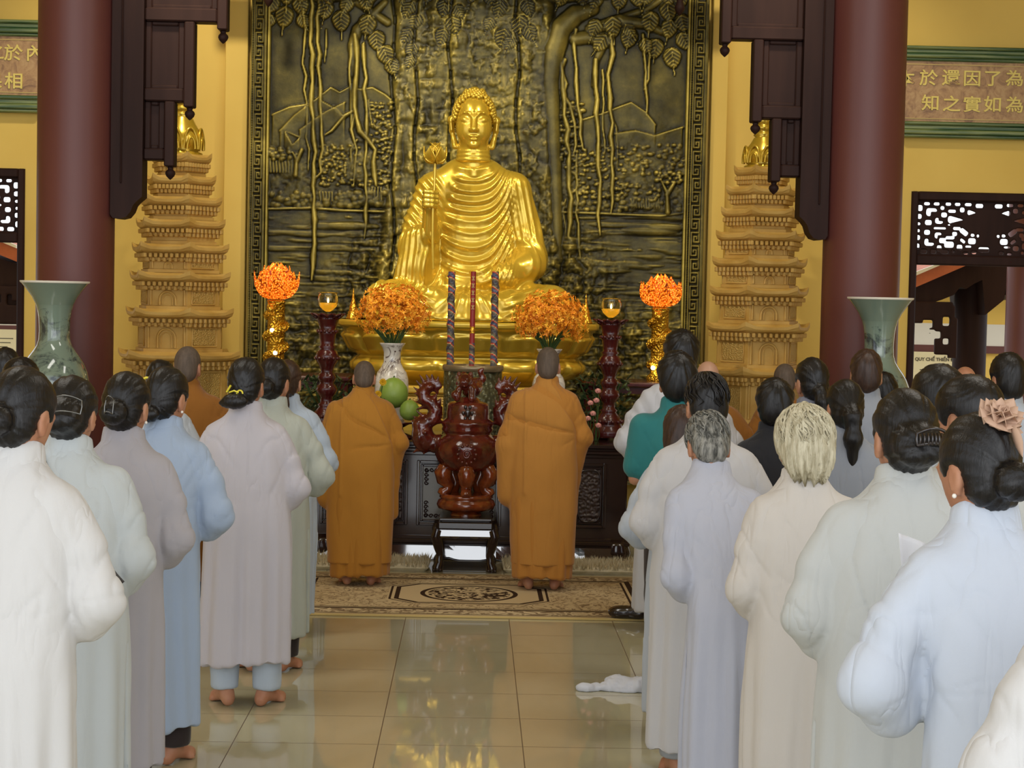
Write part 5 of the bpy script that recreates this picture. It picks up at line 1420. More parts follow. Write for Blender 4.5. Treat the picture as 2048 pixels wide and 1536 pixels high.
# guardian lion on the lid
s = SDF((-.16, -.16, -.03), (.16, .16, .24), .008)
s.ell((.02, .03, .06), (.07, .09, .06)); s.ell((.05, .07, .08), (.05, .05, .06), .03); s.ell((-.025, -.05, .12), (.05, .05, .05), .03)
s.ell((-.03, -.09, .105), (.035, .03, .028), .02); s.ell((-.03, -.115, .09), (.026, .012, .01), .006, op='s')
for q in (-1, 1):
    s.cap((-.02 + q * .045, -.06, .06), (-.025 + q * .05, -.08, .0), .022, .024, .02); s.ell((-.028 + q * .02, -.09, .135), (.01, .01, .01), .006); s.ell((-.025 + q * .04, -.04, .165), (.016, .014, .02), .01)
for j in range(7): s.ell((-.02 + .055 * math.cos(j * .9), -.02 + .02 * math.sin(j), .12 + .045 * math.sin(j * .9)), .02, .012)
s.chain([(.07, .1, .08), (.1, .1, .13), (.08, .09, .18), (.1, .08, .2)], [.02, .022, .018, .01], .015)
s.ell((-.085, -.07, .022), (.034, .034, .03), .01)
V, Q = s.mesh(1); o = np_mesh('lid_lion', V, Q, M['redlac'], tC); o.location = (0, 0, zc(796)); o.scale = (1, 1, 1.0)
# dragon handles with flame fins
def CP(px, py, y=0.0): return np.array([(px - 932) * kC, y, zc(py)])
s = SDF(np.minimum(CP(814, 912), CP(880, 750)) + [0, -.12, 0], np.maximum(CP(814, 912), CP(880, 750)) + [0, .12, 0], .0075)
s.chain([CP(878, 886), CP(868, 892), CP(858, 884), CP(846, 892), CP(838, 880)], [.06, .05, .045, .045, .04], .02)
s.ell(CP(842, 872), (.075, .07, .10), .03); s.ell(CP(838, 850), (.06, .06, .05), .02)
s.chain([CP(846, 850), CP(862, 838), CP(868, 822), CP(858, 808), CP(844, 800), CP(842, 788), CP(852, 778)], [.05, .048, .044, .042, .04, .036, .036], .015)
s.ell(CP(854, 776, -.01), (.042, .04, .03), .012)
s.cap(CP(862, 780, -.01), CP(872, 786, -.01), .014, .008, .01)
FL = [((842, 786), (832, 770)), ((846, 778), (838, 760)), ((852, 772), (848, 756)), ((858, 772), (858, 755)), ((864, 774), (869, 760)), ((868, 778), (874, 770)), ((842, 800), (830, 792)), ((846, 806), (832, 806)), ((852, 812), (836, 818)),
      ((842, 795), (828, 782)), ((866, 826), (876, 818)), ((870, 830), (880, 834)), ((850, 842), (836, 830)), ((842, 846), (828, 838)), ((866, 812), (874, 802)), ((858, 800), (866, 792)), ((830, 860), (823, 848)), ((866, 842), (878, 846)), ((838, 896), (828, 904)), ((850, 896), (846, 906))]
for a, b in FL:
    a2, b2 = CP(*a), CP(*b, -.005); tip = a2 + (b2 - a2) * 1.45; mid_ = (a2 + b2) / 2 + np.array([.012, 0, .0])
    s.chain([a2, mid_, tip], [.022, .016, .005], .01)
s.ell(CP(836, 876, -.06), (.02, .02, .03), .01); s.ell(CP(848, 866, -.06), (.014, .02, .014), .01)
V, Q = s.mesh(1)
np_mesh('dragon_handle', V, Q, M['redlac'], tC)
V2 = V * np.array([-1, 1, 1], np.float32); np_mesh('dragon_handle', V2, Q[:, ::-1], M['redlac'], tC)

# ---------------------------------------------------------------------- tall celadon vases in front of the pillars
w_ = Mat('celadon_porcelain', (120, 138, 124), .09, coat=.7)
land = w_.ramp(w_.noise(5.5, 6, (1, 1, 1.2), rough=.66, dist=.7), [(.46, (0, 0, 0, 1)), (.55, (1, 1, 1, 1))])
fine = w_.ramp(w_.noise(26, 4, (1, 1, .5), rough=.7), [(.40, (0, 0, 0, 1)), (.62, (1, 1, 1, 1))])
gx = w_.n('SeparateXYZ'); w_.l(w_.coord(), gx.inputs[0])
zmask = w_.math('MULTIPLY', w_.math('GREATER_THAN', gx.outputs[2], .62), w_.math('LESS_THAN', w_.math('ADD', gx.outputs[2], w_.math('MULTIPLY', w_.noise(6, 2), .3)), 1.86))
w_.color(w_.mix(w_.math('MULTIPLY', zmask, w_.math('MULTIPLY', land, w_.math('ADD', .35, w_.math('MULTIPLY', fine, .6)))), lin((120, 138, 124)), lin((34, 46, 58)))); M['celadon'] = w_.m
def big_vase(px, ytop, label, sc=1.0):
    Y = 12.25; k = Y / FPX * sc; c_ = at(px, ytop, Y); H_ = c_[2]
    t = thing('floor_vase', label, 'vase', (c_[0], Y, 0), 0, 'tall celadon floor vases')
    pr = [(563, 67.5), (565, 66), (572, 60), (582, 52), (595, 42), (605, 37), (617, 33.5), (632, 31), (655, 30), (672, 31), (684, 35), (694, 42), (704, 50), (716, 58), (732, 64.5), (750, 68.5), (772, 70), (800, 68), (840, 62), (890, 54), (940, 46), (985, 41), (1000, 43)]
    zb_4 = .34
    f = lambda y: H_ - (H_ - zb_4) * (y - 563) / (1000 - 563) 
    MB().lathe([(r_ * k, f(y_)) for y_, r_ in pr[::-1]] + [(65 * k, f(564.5)), (48 * k, f(585)), (31 * k, f(617))], n=56).build('vase_body', M['celadon'], t)
    MB().lathe([(r_ * k, f(y_)) for y_, r_ in ((566, 66.4), (563.4, 68.2), (562, 67.6), (562.4, 65), (565, 64.5))], n=56, caps=False).build('pale_rim', M['plaster'], t)
    MB().lathe([(.2, 0), (.22, .04), (.17, .1), (.18, .26), (.2, .3), (.17, zb_4 - .002)], n=8, smooth=False).build('wooden_stand', M['dwood'], t)
big_vase(110, 563, 'tall grey-green porcelain vase with a painted landscape before the left pillar')
big_vase(1761, 596, 'tall grey-green porcelain vase with a painted landscape before the right pillar', .97)

# ---------------------------------------------------------------------- rug and shaggy mats
fa, fb = floor_at(940, 1236), floor_at(940, 1152)
w_ = Mat('patterned_rug', (150, 128, 92), .95, spec=.1)
sp_ = w_.n('SeparateXYZ'); w_.l(w_.coord(), sp_.inputs[0]); X_, Y_ = sp_.outputs[0], sp_.outputs[1]
aX, aY = w_.math('ABSOLUTE', X_), w_.math('ABSOLUTE', Y_)
RW, RD = 1.25, (fb[1] - fa[1]) / 2
edge = w_.math('MINIMUM', w_.math('SUBTRACT', RW, aX), w_.math('SUBTRACT', RD, aY))
def band(sock, a, b): return w_.math('MULTIPLY', w_.math('GREATER_THAN', sock, a), w_.math('LESS_THAN', sock, b))
def vmax(*s_):
    o = s_[0]
    for q in s_[1:]: o = w_.math('MAXIMUM', o, q)
    return o
scroll = w_.ramp(w_.noise(7.5, 3, dist=2.6), [(.46, (0, 0, 0, 1)), (.485, (1, 1, 1, 1)), (.515, (1, 1, 1, 1)), (.54, (0, 0, 0, 1))])
speck = w_.ramp(w_.vor(17), [(.16, (1, 1, 1, 1)), (.24, (0, 0, 0, 1))])
ell_ = w_.math('SQRT', w_.math('ADD', w_.math('POWER', w_.math('DIVIDE', X_, .30), 2.0), w_.math('POWER', w_.math('DIVIDE', Y_, .30), 2.0)))
octd = w_.math('MAXIMUM', w_.math('MAXIMUM', w_.math('DIVIDE', aX, .48), w_.math('DIVIDE', aY, .38)), w_.math('DIVIDE', w_.math('ADD', aX, aY), .72))
lines = vmax(band(edge, .035, .05), band(edge, .197, .232), band(edge, .25, .265), band(octd, .90, .96), band(octd, 1.0, 1.03), band(ell_, .92, 1.02), w_.math('MULTIPLY', w_.math('LESS_THAN', ell_, .86), w_.ramp(w_.noise(16, 2, dist=1.5), [(.47, (0, 0, 0, 1)), (.53, (1, 1, 1, 1))])))
brd = w_.math('MULTIPLY', band(edge, .055, .195), w_.ramp(w_.noise(9, 3, dist=3.2), [(.47, (0, 0, 0, 1)), (.55, (1, 1, 1, 1))]))
fld = w_.math('MULTIPLY', w_.math('MULTIPLY', w_.math('GREATER_THAN', edge, .26), w_.math('GREATER_THAN', octd, 1.05)), w_.math('MAXIMUM', scroll, speck))
base = w_.mix(band(edge, .055, .195), lin((196, 176, 138)), lin((204, 186, 150)))
c1 = w_.mix(w_.math('MULTIPLY', w_.math('MAXIMUM', brd, fld), .75), base, lin((92, 66, 44)))
w_.color(w_.mix(lines, c1, lin((58, 42, 30)))); M['rug'] = w_.m
t = thing('rug', 'beige patterned rug with a central medallion under the monks', 'rug', (ax(938, 1190, fa[1] + RD), fa[1] + RD, 0))
MB().box(-RW, RW, -RD, RD, .0, .012, .004).build('pile', M['rug'], t)
MB().box(-RW - .006, RW + .006, -RD - .012, -RD, .0, .013, .003).build('bound_edge', M['pale'], t)
w_ = Mat('cream_shag', (214, 204, 176), .95, spec=.05); w_.vary((196, 184, 150), 20); M['shag'] = w_.m
def shag(p0, p1, label):
    Y0, Y1 = 12.15, 12.52; x0, x1 = ax(p0, 1135, Y0), ax(p1, 1135, Y0)
    t = thing('shaggy_mat', label, 'mat', ((x0 + x1) / 2, (Y0 + Y1) / 2, 0), 0, 'cream shaggy mats')
    w, d = (x1 - x0) / 2, (Y1 - Y0) / 2
    MB().box(-w, w, -d, d, 0, .05, .03).build('mat_base', M['shag'], t)
    q = random.Random(p0); n_ = int(w * 2 * 2600); V = []; F = []
    for i in range(n_):
        a, b = q.uniform(-w, w), q.uniform(-d, d); h_ = q.uniform(.03, .065); r_ = .006; th = q.uniform(0, 6.28)
        dx, dy = q.uniform(-.025, .025), q.uniform(-.03, .015); u, v = r_ * math.cos(th), r_ * math.sin(th); z0_ = .03
        if b < -d + .03: dy -= .02
        k_ = len(V); V += [(a - u, b - v, z0_), (a + u, b + v, z0_), (a + dx, b + dy, z0_ + h_)]; F.append((k_, k_ + 1, k_ + 2))
    mb = MB(); mb.add(V, F); o = mb.build('pile', M['shag'], t, fix=False); o['kind'] = 'stuff'
shag(600, 857, 'cream shaggy mat at the cabinet foot left of the stool'); shag(1007, 1320, 'cream shaggy mat at the cabinet foot right of the stool')
# ====================================================================== people
def fabric(name, rgb, seam=(0.0,), wr=.4, rough=.85):
    w = Mat(name, rgb, rough, spec=.2, sheen=.15)
    rgb = (rgb[0] * .905, rgb[1] * .915, rgb[2] * .93); w.set('Base Color', lin(rgb))
    sp = w.n('SeparateXYZ'); w.l(w.coord(), sp.inputs[0])
    def drag(rot, sc, seed_):
        o = w.n('TexNoise'); o.inputs['Scale'].default_value = sc; o.inputs['Detail'].default_value = 2.5; o.inputs['Roughness'].default_value = .55; o.inputs['Distortion'].default_value = .5
        w.l(w.coord((1.5, 1.1, .32), rot=(0, rot, 0)), o.inputs['Vector'])
        v = w.math('SUBTRACT', 1.0, w.math('MULTIPLY', w.math('ABSOLUTE', w.math('SUBTRACT', o.outputs['Fac'], .5)), 9.0), True)
        return w.math('POWER', v, 2.2)
    sgn = w.math('GREATER_THAN', sp.outputs[0], 0.0)
    cr = w.math('ADD', w.math('MULTIPLY', drag(.5, 5.5, 0), w.math('SUBTRACT', 1.0, sgn)), w.math('MULTIPLY', drag(-.5, 5.5, 0), sgn))
    up = w.n('MapRange'); up.inputs[1].default_value = .75; up.inputs[2].default_value = 1.05; w.l(sp.outputs[2], up.inputs[0])
    cr = w.math('MULTIPLY', cr, w.math('ADD', w.math('MULTIPLY', up.outputs[0], .75), .25))
    h = w.math('ADD', w.math('MULTIPLY', w.noise(7, 4, (1, 1, .4), dist=.5), .8), w.math('MULTIPLY', w.noise(340, 2), .03))
    h = w.math('SUBTRACT', h, w.math('MULTIPLY', cr, .42))
    for s_ in seam:
        d = w.math('ABSOLUTE', w.math('SUBTRACT', sp.outputs[0], s_))
        h = w.math('SUBTRACT', h, w.math('MULTIPLY', w.math('LESS_THAN', d, .0022), .35))
    w.bump(h, wr, .02)
    return w.m
w_ = Mat('skin', (184, 134, 104), .5, spec=.35); w_.vary((172, 118, 90), 12, .35, .65); w_.set('Subsurface Weight', .08); w_.set('Subsurface Radius', (.01, .004, .002)); M['skin'] = w_.m
w_ = Mat('pale_scalp', (190, 148, 124), .45); M['scalp'] = w_.m
def hairmat(name, rgb, other, rough, st=60):
    w = Mat(name, rgb, rough, spec=.34); f = w.noise(st, 4, (1, 1, .14), rough=.7)
    w.color(w.mix(w.ramp(f, [(.38, (0, 0, 0, 1)), (.62, (1, 1, 1, 1))]), lin(rgb), lin(other))); w.bump(f, .45, .006); return w.m
M['hair_black'] = hairmat('black_hair', (17, 15, 15), (28, 25, 24), .36)
M['hair_brown'] = hairmat('dark_brown_hair', (46, 32, 26), (66, 46, 36), .4)
M['hair_grey'] = hairmat('grey_streaked_hair', (58, 58, 54), (148, 146, 138), .5, 80)
M['hair_white'] = hairmat('white_hair', (206, 198, 172), (160, 150, 122), .6, 80)
M['hair_shaved'] = hairmat('shaved_hair', (82, 70, 60), (98, 84, 72), .7)
M['clip'] = Mat('dark_plastic_clip', (34, 24, 22), .2, coat=.5).m
M['wire'] = Mat('steel_clip', (120, 120, 118), .25, metal=.9).m
M['flower_cloth'] = Mat('tan_ribbon_cloth', (190, 156, 132), .8).m
M['pearl'] = Mat('pearl_earring', (236, 230, 220), .2).m
M['paper'] = Mat('white_paper', (232, 232, 236), .8).m
M['cloth_white'] = fabric('white_cotton_cloth', (224, 224, 230), (), .4)

def prof_interp(zs, a): return lambda z: np.interp(z, zs, a).astype(np.float32)
def person(label, head, D, body, rgb, hair='bun', bow=.22, nod=.15, turn=0.0, lean=0.0, rz=0.0, w=1.0, eo=0.0, sf=1.0, hem=.13, kind='robe',
           trousers=(196, 198, 202), hcol='hair_black', h_over=None, seed=0, group=None, vox=.011, elbow_z=1.0, feet=True, collar=True, skin='skin', rob2=None, splay=.25):
    hp = at(head[0], head[1], D); h = hp[2] if h_over is None else h_over
    bp = at(body[0], body[1], D)
    X0 = float(bp[0]); hx = float(hp[0]) - X0
    q = random.Random(seed * 7 + 1)
    R = rotz(turn) @ roty(lean) @ rotx(-nod)
    top = max(float((R @ np.array([0, y_, .225]))[2]) for y_ in (-.04, 0, .03))
    s = h / (1.375 + top); hx = max(-.09, min(.09, hx / s))
    yb = lambda z: bow * np.maximum(0, np.asarray(z, float) - .85) ** 1.5
    piv = np.array([hx, float(yb(1.375)) - .012, 1.375])
    xb = lambda z: hx * ss(.95, 1.36, np.asarray(z, float))          # sideways sway of the spine
    HL = lambda p: piv + R @ np.asarray(p, float)
    root = None
    # ---------------- body: head, neck, trunk, arms, hands, legs and feet in one surface
    S = SDF((-.36, -.26, -.01), (.36, .62, 1.66), .0095 if vox > .01 else .0085)
    RH = lambda rr, c, k=0.0, op='u': S.ell(HL(c), rr, k, R, op)
    RH((.073, .091, .092), (0, .004, .133)); RH((.058, .062, .086), (0, .034, .078), .03); RH((.026, .022, .02), (0, .072, .006), .02)
    S.cap(HL((0, .096, .115)), HL((0, .112, .077)), .009, .014, .012); RH((.012, .009, .008), (0, .108, .07), .008)
    for sg in (-1, 1):
        RH((.016, .012, .010), (sg * .03, .083, .108), .008); RH((.022, .012, .008), (sg * .03, .088, .126), .010)
        RH((.010, .024, .034), (sg * .077, -.006, .088), .010); RH((.006, .012, .018), (sg * .086, -.002, .092), .006, 's')
        RH((.008, .010, .012), (sg * .075, .0, .058), .008)
    RH((.022, .010, .008), (0, .094, .042), .008); RH((.019, .010, .008), (0, .092, .030), .006); S.cap(HL((-.02, .104, .036)), HL((.02, .104, .036)), .0035, k=.004, op='s')
    S.cap(HL((0, -.014, .06)), (hx * .9, float(yb(1.31)) + .012, 1.29), .051, .052, .03)
    S.chain([(0, float(yb(.9)) + .005, .86), (hx * .4, float(yb(1.1)) + .01, 1.1), (hx * .8, float(yb(1.22)) + .012, 1.22)], [.095 * w, .088 * w, .078], .05)
    S.cap((-.13 + hx * .8, float(yb(1.27)), 1.255), (.13 + hx * .8, float(yb(1.27)), 1.255), .034, k=.04)
    ys = float(yb(1.15)); ex = .165 * w + .085 + eo; eL = {}
    hands_z = 1.14 if kind != 'polo' else 1.08
    for sg in (-1, 1):
        sh = np.array([sg * .153 * w + hx * .8, float(yb(1.26)), 1.255]); el = np.array([sg * ex + hx * .5, float(yb(elbow_z)) + .01, elbow_z + .01]); wr_ = np.array([sg * .045 + hx * .3, ys + .25, hands_z - .03])
        eL[sg] = (sh, el, wr_)
        S.chain([sh + [-sg * .015, .012, -.014], el, wr_], [.034, .030, .024], .02)
        hc_ = wr_ + np.array([-sg * .026, .03, .05])
        S.ell(hc_, (.014, .034, .046), .014)
        for j, (yy, L) in enumerate(((.026, .062), (.009, .072), (-.008, .068), (-.024, .052))):
            a = hc_ + np.array([0, yy, .035]); S.cap(a, a + np.array([-sg * .004, .012, L]), .0088, .0072, .003)
        S.cap(hc_ + np.array([sg * .004, -.02, -.012]), hc_ + np.array([-sg * .0, -.045, .042]), .0105, .0085, .006)
        if feet:
            ca, sa = math.cos(splay), math.sin(splay)
            S.chain([(sg * .085, 0, .84), (sg * .09, .012, .46), (sg * .092, -.012, .09)], [.075, .05, .034], .03)
            F_ = lambda x_, y_, z_: (sg * (.092 + (x_ * ca + y_ * sa)), -.012 + (-x_ * sa + y_ * ca), z_)
            S.ell(F_(0, -.032, .032), (.030, .034, .034), .02); S.cap(F_(0, -.01, .055), F_(.0, .12, .022), .036, .024, .02); S.cap(F_(-.02, .1, .018), F_(.022, .09, .018), .02, .018, .015)
            for j in range(5): S.cap(F_(-.032 + .016 * j, .125 - .006 * j * j * .5, .012), F_(-.033 + .017 * j, .162 - .004 * j * j, .010), .0115 if j == 0 else .0085, .010 if j == 0 else .0075, .004)
    g3 = S._grid((slice(None),) * 3)
    S.D[...] = np.maximum(S.D, .002 - g3[2])
    V, Q = S.mesh(1)
    body_o = np_mesh('person', V * s, Q, M[skin])
    body_o.location = (X0, D, 0); body_o.rotation_euler = (0, 0, rz)
    tag(body_o, label, 'person', group)
    # ---------------- clothes
    zs = np.array([.0, .2, .5, .8, .95, 1.08, 1.18, 1.245, 1.285, 1.315, 1.345, 1.375, 1.43])
    if kind == 'monk': a_ = np.array([.19, .195, .205, .205, .20, .20, .205, .20, .175, .13, .092, .068, .05]) * w
    else: a_ = np.array([.215, .21, .205, .20, .192, .192, .190, .176, .150, .118, .091, .07, .05]) * w
    b_ = np.array([.165, .16, .15, .14, .13, .125, .12, .112, .104, .094, .082, .07, .05]) * (w * .5 + .5)
    def trunk(grow):
        fa, fb = prof_interp(zs, a_ + grow), prof_interp(zs, b_ + grow)
        def fn(x, y, z):
            A, Bb = fa(z), fb(z); u = np.abs((x - xb(z)) / A); v = np.abs((y - yb(z) - .004) / Bb)
            return (((u ** 2.5 + v ** 2.5) ** .4 - 1) * np.minimum(A, Bb) * .92).astype(np.float32)
        return fn
    def creases(V, Q, amp=1.0, pleat=0.0):
        N = vnormals(V, Q); x, y, z = V[:, 0] - xb(V[:, 2]), V[:, 1], V[:, 2]; sd = seed * 3
        nz = lambda sc, k: noise3(V * np.array(sc, np.float32) + seed * 3.7, sd + k)
        d = .006 * nz((5, 5, 3), 1) + .0025 * nz((13, 13, 8), 2)
        ang = np.arctan2(x, -(y - yb(z)))
        d += ss(1.02, .55, z) * (.0075 * np.sin(ang * 7 + seed * 1.7 + 1.6 * nz((3, 3, .8), 3)) + .005 * np.sin(ang * 15 + seed + 2.2 * nz((4, 4, 1), 4)))
        for sg in (-1, 1):
            sh, el, wr_ = eL[sg]; ad = (el - sh) / np.linalg.norm(el - sh)
            P = V - sh; al = P @ ad; ac = (P[:, 0] * -ad[2] + P[:, 2] * ad[0]) * sg
            side = ss(.13 * w, .17 * w, V[:, 0] * sg - hx * sg * .8)
            def valley(u, pw): return (1 - np.abs(np.clip(u, -1, 1))) ** pw
            n1 = noise3(np.stack([al * 2.4 + 3, ac * 20, V[:, 1] * 7], 1) + seed * 2.3, sd + 6)
            d += side * ss(.86, .98, z) * (.006 * n1 - .003 * valley(n1 * 1.5, 4))
            n2 = noise3(np.stack([(z * .9 + x * sg * .55) * 4.5, (x * sg * .9 - z * .45) * 19, V[:, 1] * 5], 1) + seed * 1.3, sd + 7)
            d -= ss(.0, .08, x * sg) * ss(.90, 1.02, z) * ss(1.33, 1.22, z) * .006 * valley(n2 * 1.6, 5)
            Ex, Ez = sg * (.193 * w + eo * .4), elbow_z + .02
            px_, pz = (x - Ex), (z - Ez); rr = np.hypot(px_, pz); ph = np.arctan2(pz, px_ * sg)
            d -= .0045 * valley(np.sin(ph * 2.6 + seed * 1.9 + sg + 1.1 * nz((6, 6, 6), 5)) * 2.4, 3) * np.exp(-(rr / .13) ** 2) * ss(.01, .06, rr)
        if pleat: d += pleat * np.sin((x * .9 + z * .35) * 95 + 1.5 * nz((4, 4, 4), 8)) * ss(.95, 1.05, z)
        return V + N * (d * amp)[:, None]
    if kind != 'polo':
        S = SDF((-.48, -.32, max(0, hem - .02)), (.48, .50, 1.42), vox)
        S.put(trunk(0.0), (-.26 * w, -.24, hem - .05), (.26 * w + abs(hx), .36 + bow * .3, 1.40))
        for sg in (-1, 1):
            sh, el, wr_ = eL[sg]
            mid = sh * .5 + el * .5
            S.cap(sh + [sg * -.016, 0, -.006], sh * .68 + el * .32, .056 * (w * .5 + .5), .054 * sf, .05)
            T = SDF((-.48, -.32, max(0, hem - .02)), (.48, .50, 1.42), vox)
            T.chain([sh + [0, 0, -.02], mid, el], [.050 * sf, .060 * sf, .054 * sf], .03)
            T.cap(el, el + [sg * .036, .005, -.012], .05 * sf, .026 * sf, .03)
            T.cap(el, wr_ + [0, -.02, 0], .054 * sf, .074 * sf, .05)
            lo_ = el * .82 + wr_ * .18 + np.array([sg * -.004, .0, -.075 * sf])
            T.cap(mid * .15 + el * .85, lo_, .048 * sf, .04 * sf, .05); T.cap(lo_, wr_ + [0, -.03, -.08 * sf], .044 * sf, .05, .07)
            T.ell(el * .5 + wr_ * .5 + np.array([sg * .006, -.01, -.04 * sf]), (.045 * sf, .11, .08 * sf), .06)
            kk = .007; t_ = np.maximum(kk - np.abs(S.D - T.D), 0) / kk
            S.D[...] = np.minimum(S.D, T.D) - t_ * t_ * kk * .25
            if kind == 'monk' and sg < 0:
                S.chain([sh + [-.015, .0, -.03], (-.215 * w, .05, .95), (-.205 * w, .07, .66)], [.075, .085, .08], .03)
            if kind == 'monk' and sg > 0:
                S.chain([el + [-.04, .03, -.06], (.20 * w, .10, .72), (.20 * w, .10, .5)], [.07, .05, .045], .03)
        g3 = S._grid((slice(None),) * 3)
        S.D[...] = np.maximum(S.D, hem + .012 * np.sin(g3[0] * 9 + seed) + .03 * np.maximum(0, g3[1]) * 0 - g3[2])
        if kind == 'robe':                    # side slits
            for sg in (-1, 1):
                Xs = sg * .205 * w
                S.put(lambda x, y, z: np.maximum(np.abs(y - .012) - (.003 + .03 * np.clip((.74 - z) / .6, 0, 1)), np.maximum(np.abs(x - Xs) - .05, z - .74)).astype(np.float32), (Xs - .06, -.04, hem - .02), (Xs + .06, .06, .76), .008, 's')
        V, Q = S.mesh(1)
        if kind == 'monk': V = creases(V, Q, .9)
        else: V = creases(V, Q, 1.0, .003 if kind == 'pleated' else 0)
        nm = {'robe': 'robe', 'monk': 'inner_robe', 'pleated': 'shirt', 'shirt': 'shirt'}[kind]
        robe = np_mesh(nm, V * s, Q, rgb if not isinstance(rgb, tuple) else fabric(nm + '_cloth', rgb), body_o)
        if kind == 'monk':                    # upper robe wound under the right arm and over the left shoulder
            S = SDF((-.34, -.32, hem + .05), (.34, .46, 1.40), vox)
            S.put(trunk(.011), (-.27 * w, -.26, hem), (.27 * w + abs(hx), .4, 1.38))
            sh, el, wr_ = eL[-1]
            S.chain([sh + [-.012, .0, -.02], (-.222 * w, .03, .95), (-.212 * w, .045, .62)], [.080, .090, .082], .03)
            g3 = S._grid((slice(None),) * 3); x_, y_, z_ = g3
            lim = .035 + .20 * np.clip((1.36 - z_) / .40, 0, 1) ** .75 + .25 * np.clip((.96 - z_) / .1, 0, 1)
            S.D[...] = np.maximum(np.maximum(S.D, (x_ - hx * .5 - lim) * .8), (hem + .09) - z_)
            V, Q = S.mesh(1); N = vnormals(V, Q); x, z = V[:, 0], V[:, 2]
            # slanting folds gathered towards the right waist
            dist = np.hypot(x - .25, z - 1.02); ph = np.arctan2(z - 1.02, .25 - x)
            d = ss(.93, 1.03, z) * -.019 * (1 - np.abs(np.sin(ph * 4.5 + seed + 1.3 * noise3(V * 4 + seed)))) ** 3 * ss(.02, .12, dist) + .006 * ss(1.05, .7, z) * np.sin(x * 26 + seed + 1.5 * noise3(V * np.array([3, 3, .7]) + seed)) + .004 * noise3(V * 9)
            d += .010 * np.exp(-((x + .125 * w) / .01) ** 2) * ss(.62, .66, z)
            np_mesh('outer_robe', (V + N * d[:, None]) * s, Q, rob2 or rgb, body_o)
    else:
        S = SDF((-.36, -.30, .70), (.36, .42, 1.42), vox)
        S.put(trunk(-.012), (-.24 * w, -.24, .68), (.24 * w + abs(hx), .34, 1.39))
        for sg in (-1, 1):
            sh, el, wr_ = eL[sg]; S.cap(sh, sh * .25 + el * .75, .072, .07, .035)
        S.D[...] = np.maximum(S.D, .78 - S._grid((slice(None),) * 3)[2])
        V, Q = S.mesh(1); V = creases(V, Q, .7)
        np_mesh('polo_shirt', V * s, Q, rgb, body_o)
    if collar:
        mb = MB(); n = 28; rings = []
        tl = .6 * nod + .25 * bow + .1
        for (r_, z_) in ((.096, -.055), (.083, -.012), (.077, .03), (.074, .044), (.070, .046), (.068, .03), (.068, -.05)):
            rg = []
            for j in range(n):
                an = 2 * PI * j / n; back = .5 - .5 * math.sin(an)
                up_ = max(0, z_ + .012); zz = z_ + up_ * (.35 * back - .3 * (1 - back)) + .004 * math.sin(an * 3 + seed) * (z_ > 0)
                rg.append((hx * .95 + r_ * 1.0 * math.cos(an), float(yb(1.345)) + .002 + r_ * .96 * math.sin(an) + tl * (zz + .03) * .8, 1.352 + zz))
            rings.append(rg)
        mb.loft(rings, False, False, True)
        mb.xform(lambda p: p * s)
        mb.build('collar', rgb if not isinstance(rgb, tuple) else robe.data.materials[0], body_o)
    if trousers is not None and feet:
        tm = fabric('trouser_cloth', trousers, (), .3) if isinstance(trousers, tuple) else trousers
        S = SDF((-.25, -.2, .05), (.25, .2, .92), .012)
        for sg in (-1, 1): S.chain([(sg * .08, .0, .84), (sg * .095, .008, .45), (sg * .098, -.008, .05)], [.105, .078, .066], .02)
        S.D[...] = np.maximum(S.D, .075 - S._grid((slice(None),) * 3)[2])
        V, Q = S.mesh(1); N = vnormals(V, Q); V = V + N * (.006 * noise3(V * np.array([14, 14, 9]) + seed))[:, None]
        np_mesh('trousers', V * s, Q, tm, body_o)
    # ---------------- hair
    ho = None
    if hair != 'bald':
        S = SDF((-.16, -.24, -.22), (.16, .14, .32), .0062 if vox < .011 else .0075)
        E = lambda c, r_, k=.02, op='u': S.ell(c, r_, k, None, op)
        fx = .0
        if hair == 'shaved': E((0, .003, .134), (.0765, .0945, .0955)); E((0, -.035, .07), (.064, .056, .065), .03)
        elif hair == 'fluffy': E((0, -.012, .138), (.098, .108, .108)); E((0, -.045, .075), (.088, .07, .085), .03); E((0, -.055, .03), (.066, .046, .05), .03)
        elif hair == 'bouffant': E((0, -.016, .14), (.100, .112, .104)); E((0, -.06, .08), (.075, .062, .07), .03)
        elif hair == 'short': E((0, -.004, .142), (.086, .1, .1)); E((0, -.045, .075), (.074, .052, .075), .03)
        elif hair == 'thick': E((0, -.006, .148), (.098, .108, .108)); E((0, -.045, .08), (.084, .062, .08), .03)
        elif hair == 'bob': E((0, -.012, .135), (.092, .104, .104)); E((0, -.03, .04), (.092, .082, .10), .04)
        else: E((0, -.008, .137), (.084, .100, .099)); E((0, -.045, .07), (.070, .054, .065), .03)
        E((0, .118, .085), (.080, .072, .118), .012, 's')
        if hair not in ('bob', 'fluffy'):
            for sg in (-1, 1): E((sg * .094, .006, .082), (.034, .036, .046), .012, 's')
        if hair == 'bun': E((0, -.115, .062), (.052, .038, .045), .014); E((.01, -.128, .052), (.03, .026, .028), .01)
        if hair == 'bigbun': E((0, -.10, .075), (.07, .045, .058), .02); E((-.02, -.12, .05), (.04, .03, .03), .012); E((.03, -.122, .06), (.035, .028, .03), .012)
        if hair == 'sidebun': E((-.018, -.115, .02), (.062, .038, .036), .014); E((-.06, -.10, .012), (.035, .026, .022), .012)
        if hair == 'pony': S.chain([(0, -.085, .11), (0, -.118, .06), (.0, -.118, -.04), (0, -.10, -.16)], [.034, .036, .036, .016], .03)
        if hair == 'lowpony': S.chain([(0, -.10, .05), (.0, -.115, .0), (.012, -.10, -.09), (.02, -.085, -.13)], [.036, .034, .036, .014], .014)
        V, Q = S.mesh(1); N = vnormals(V, Q)
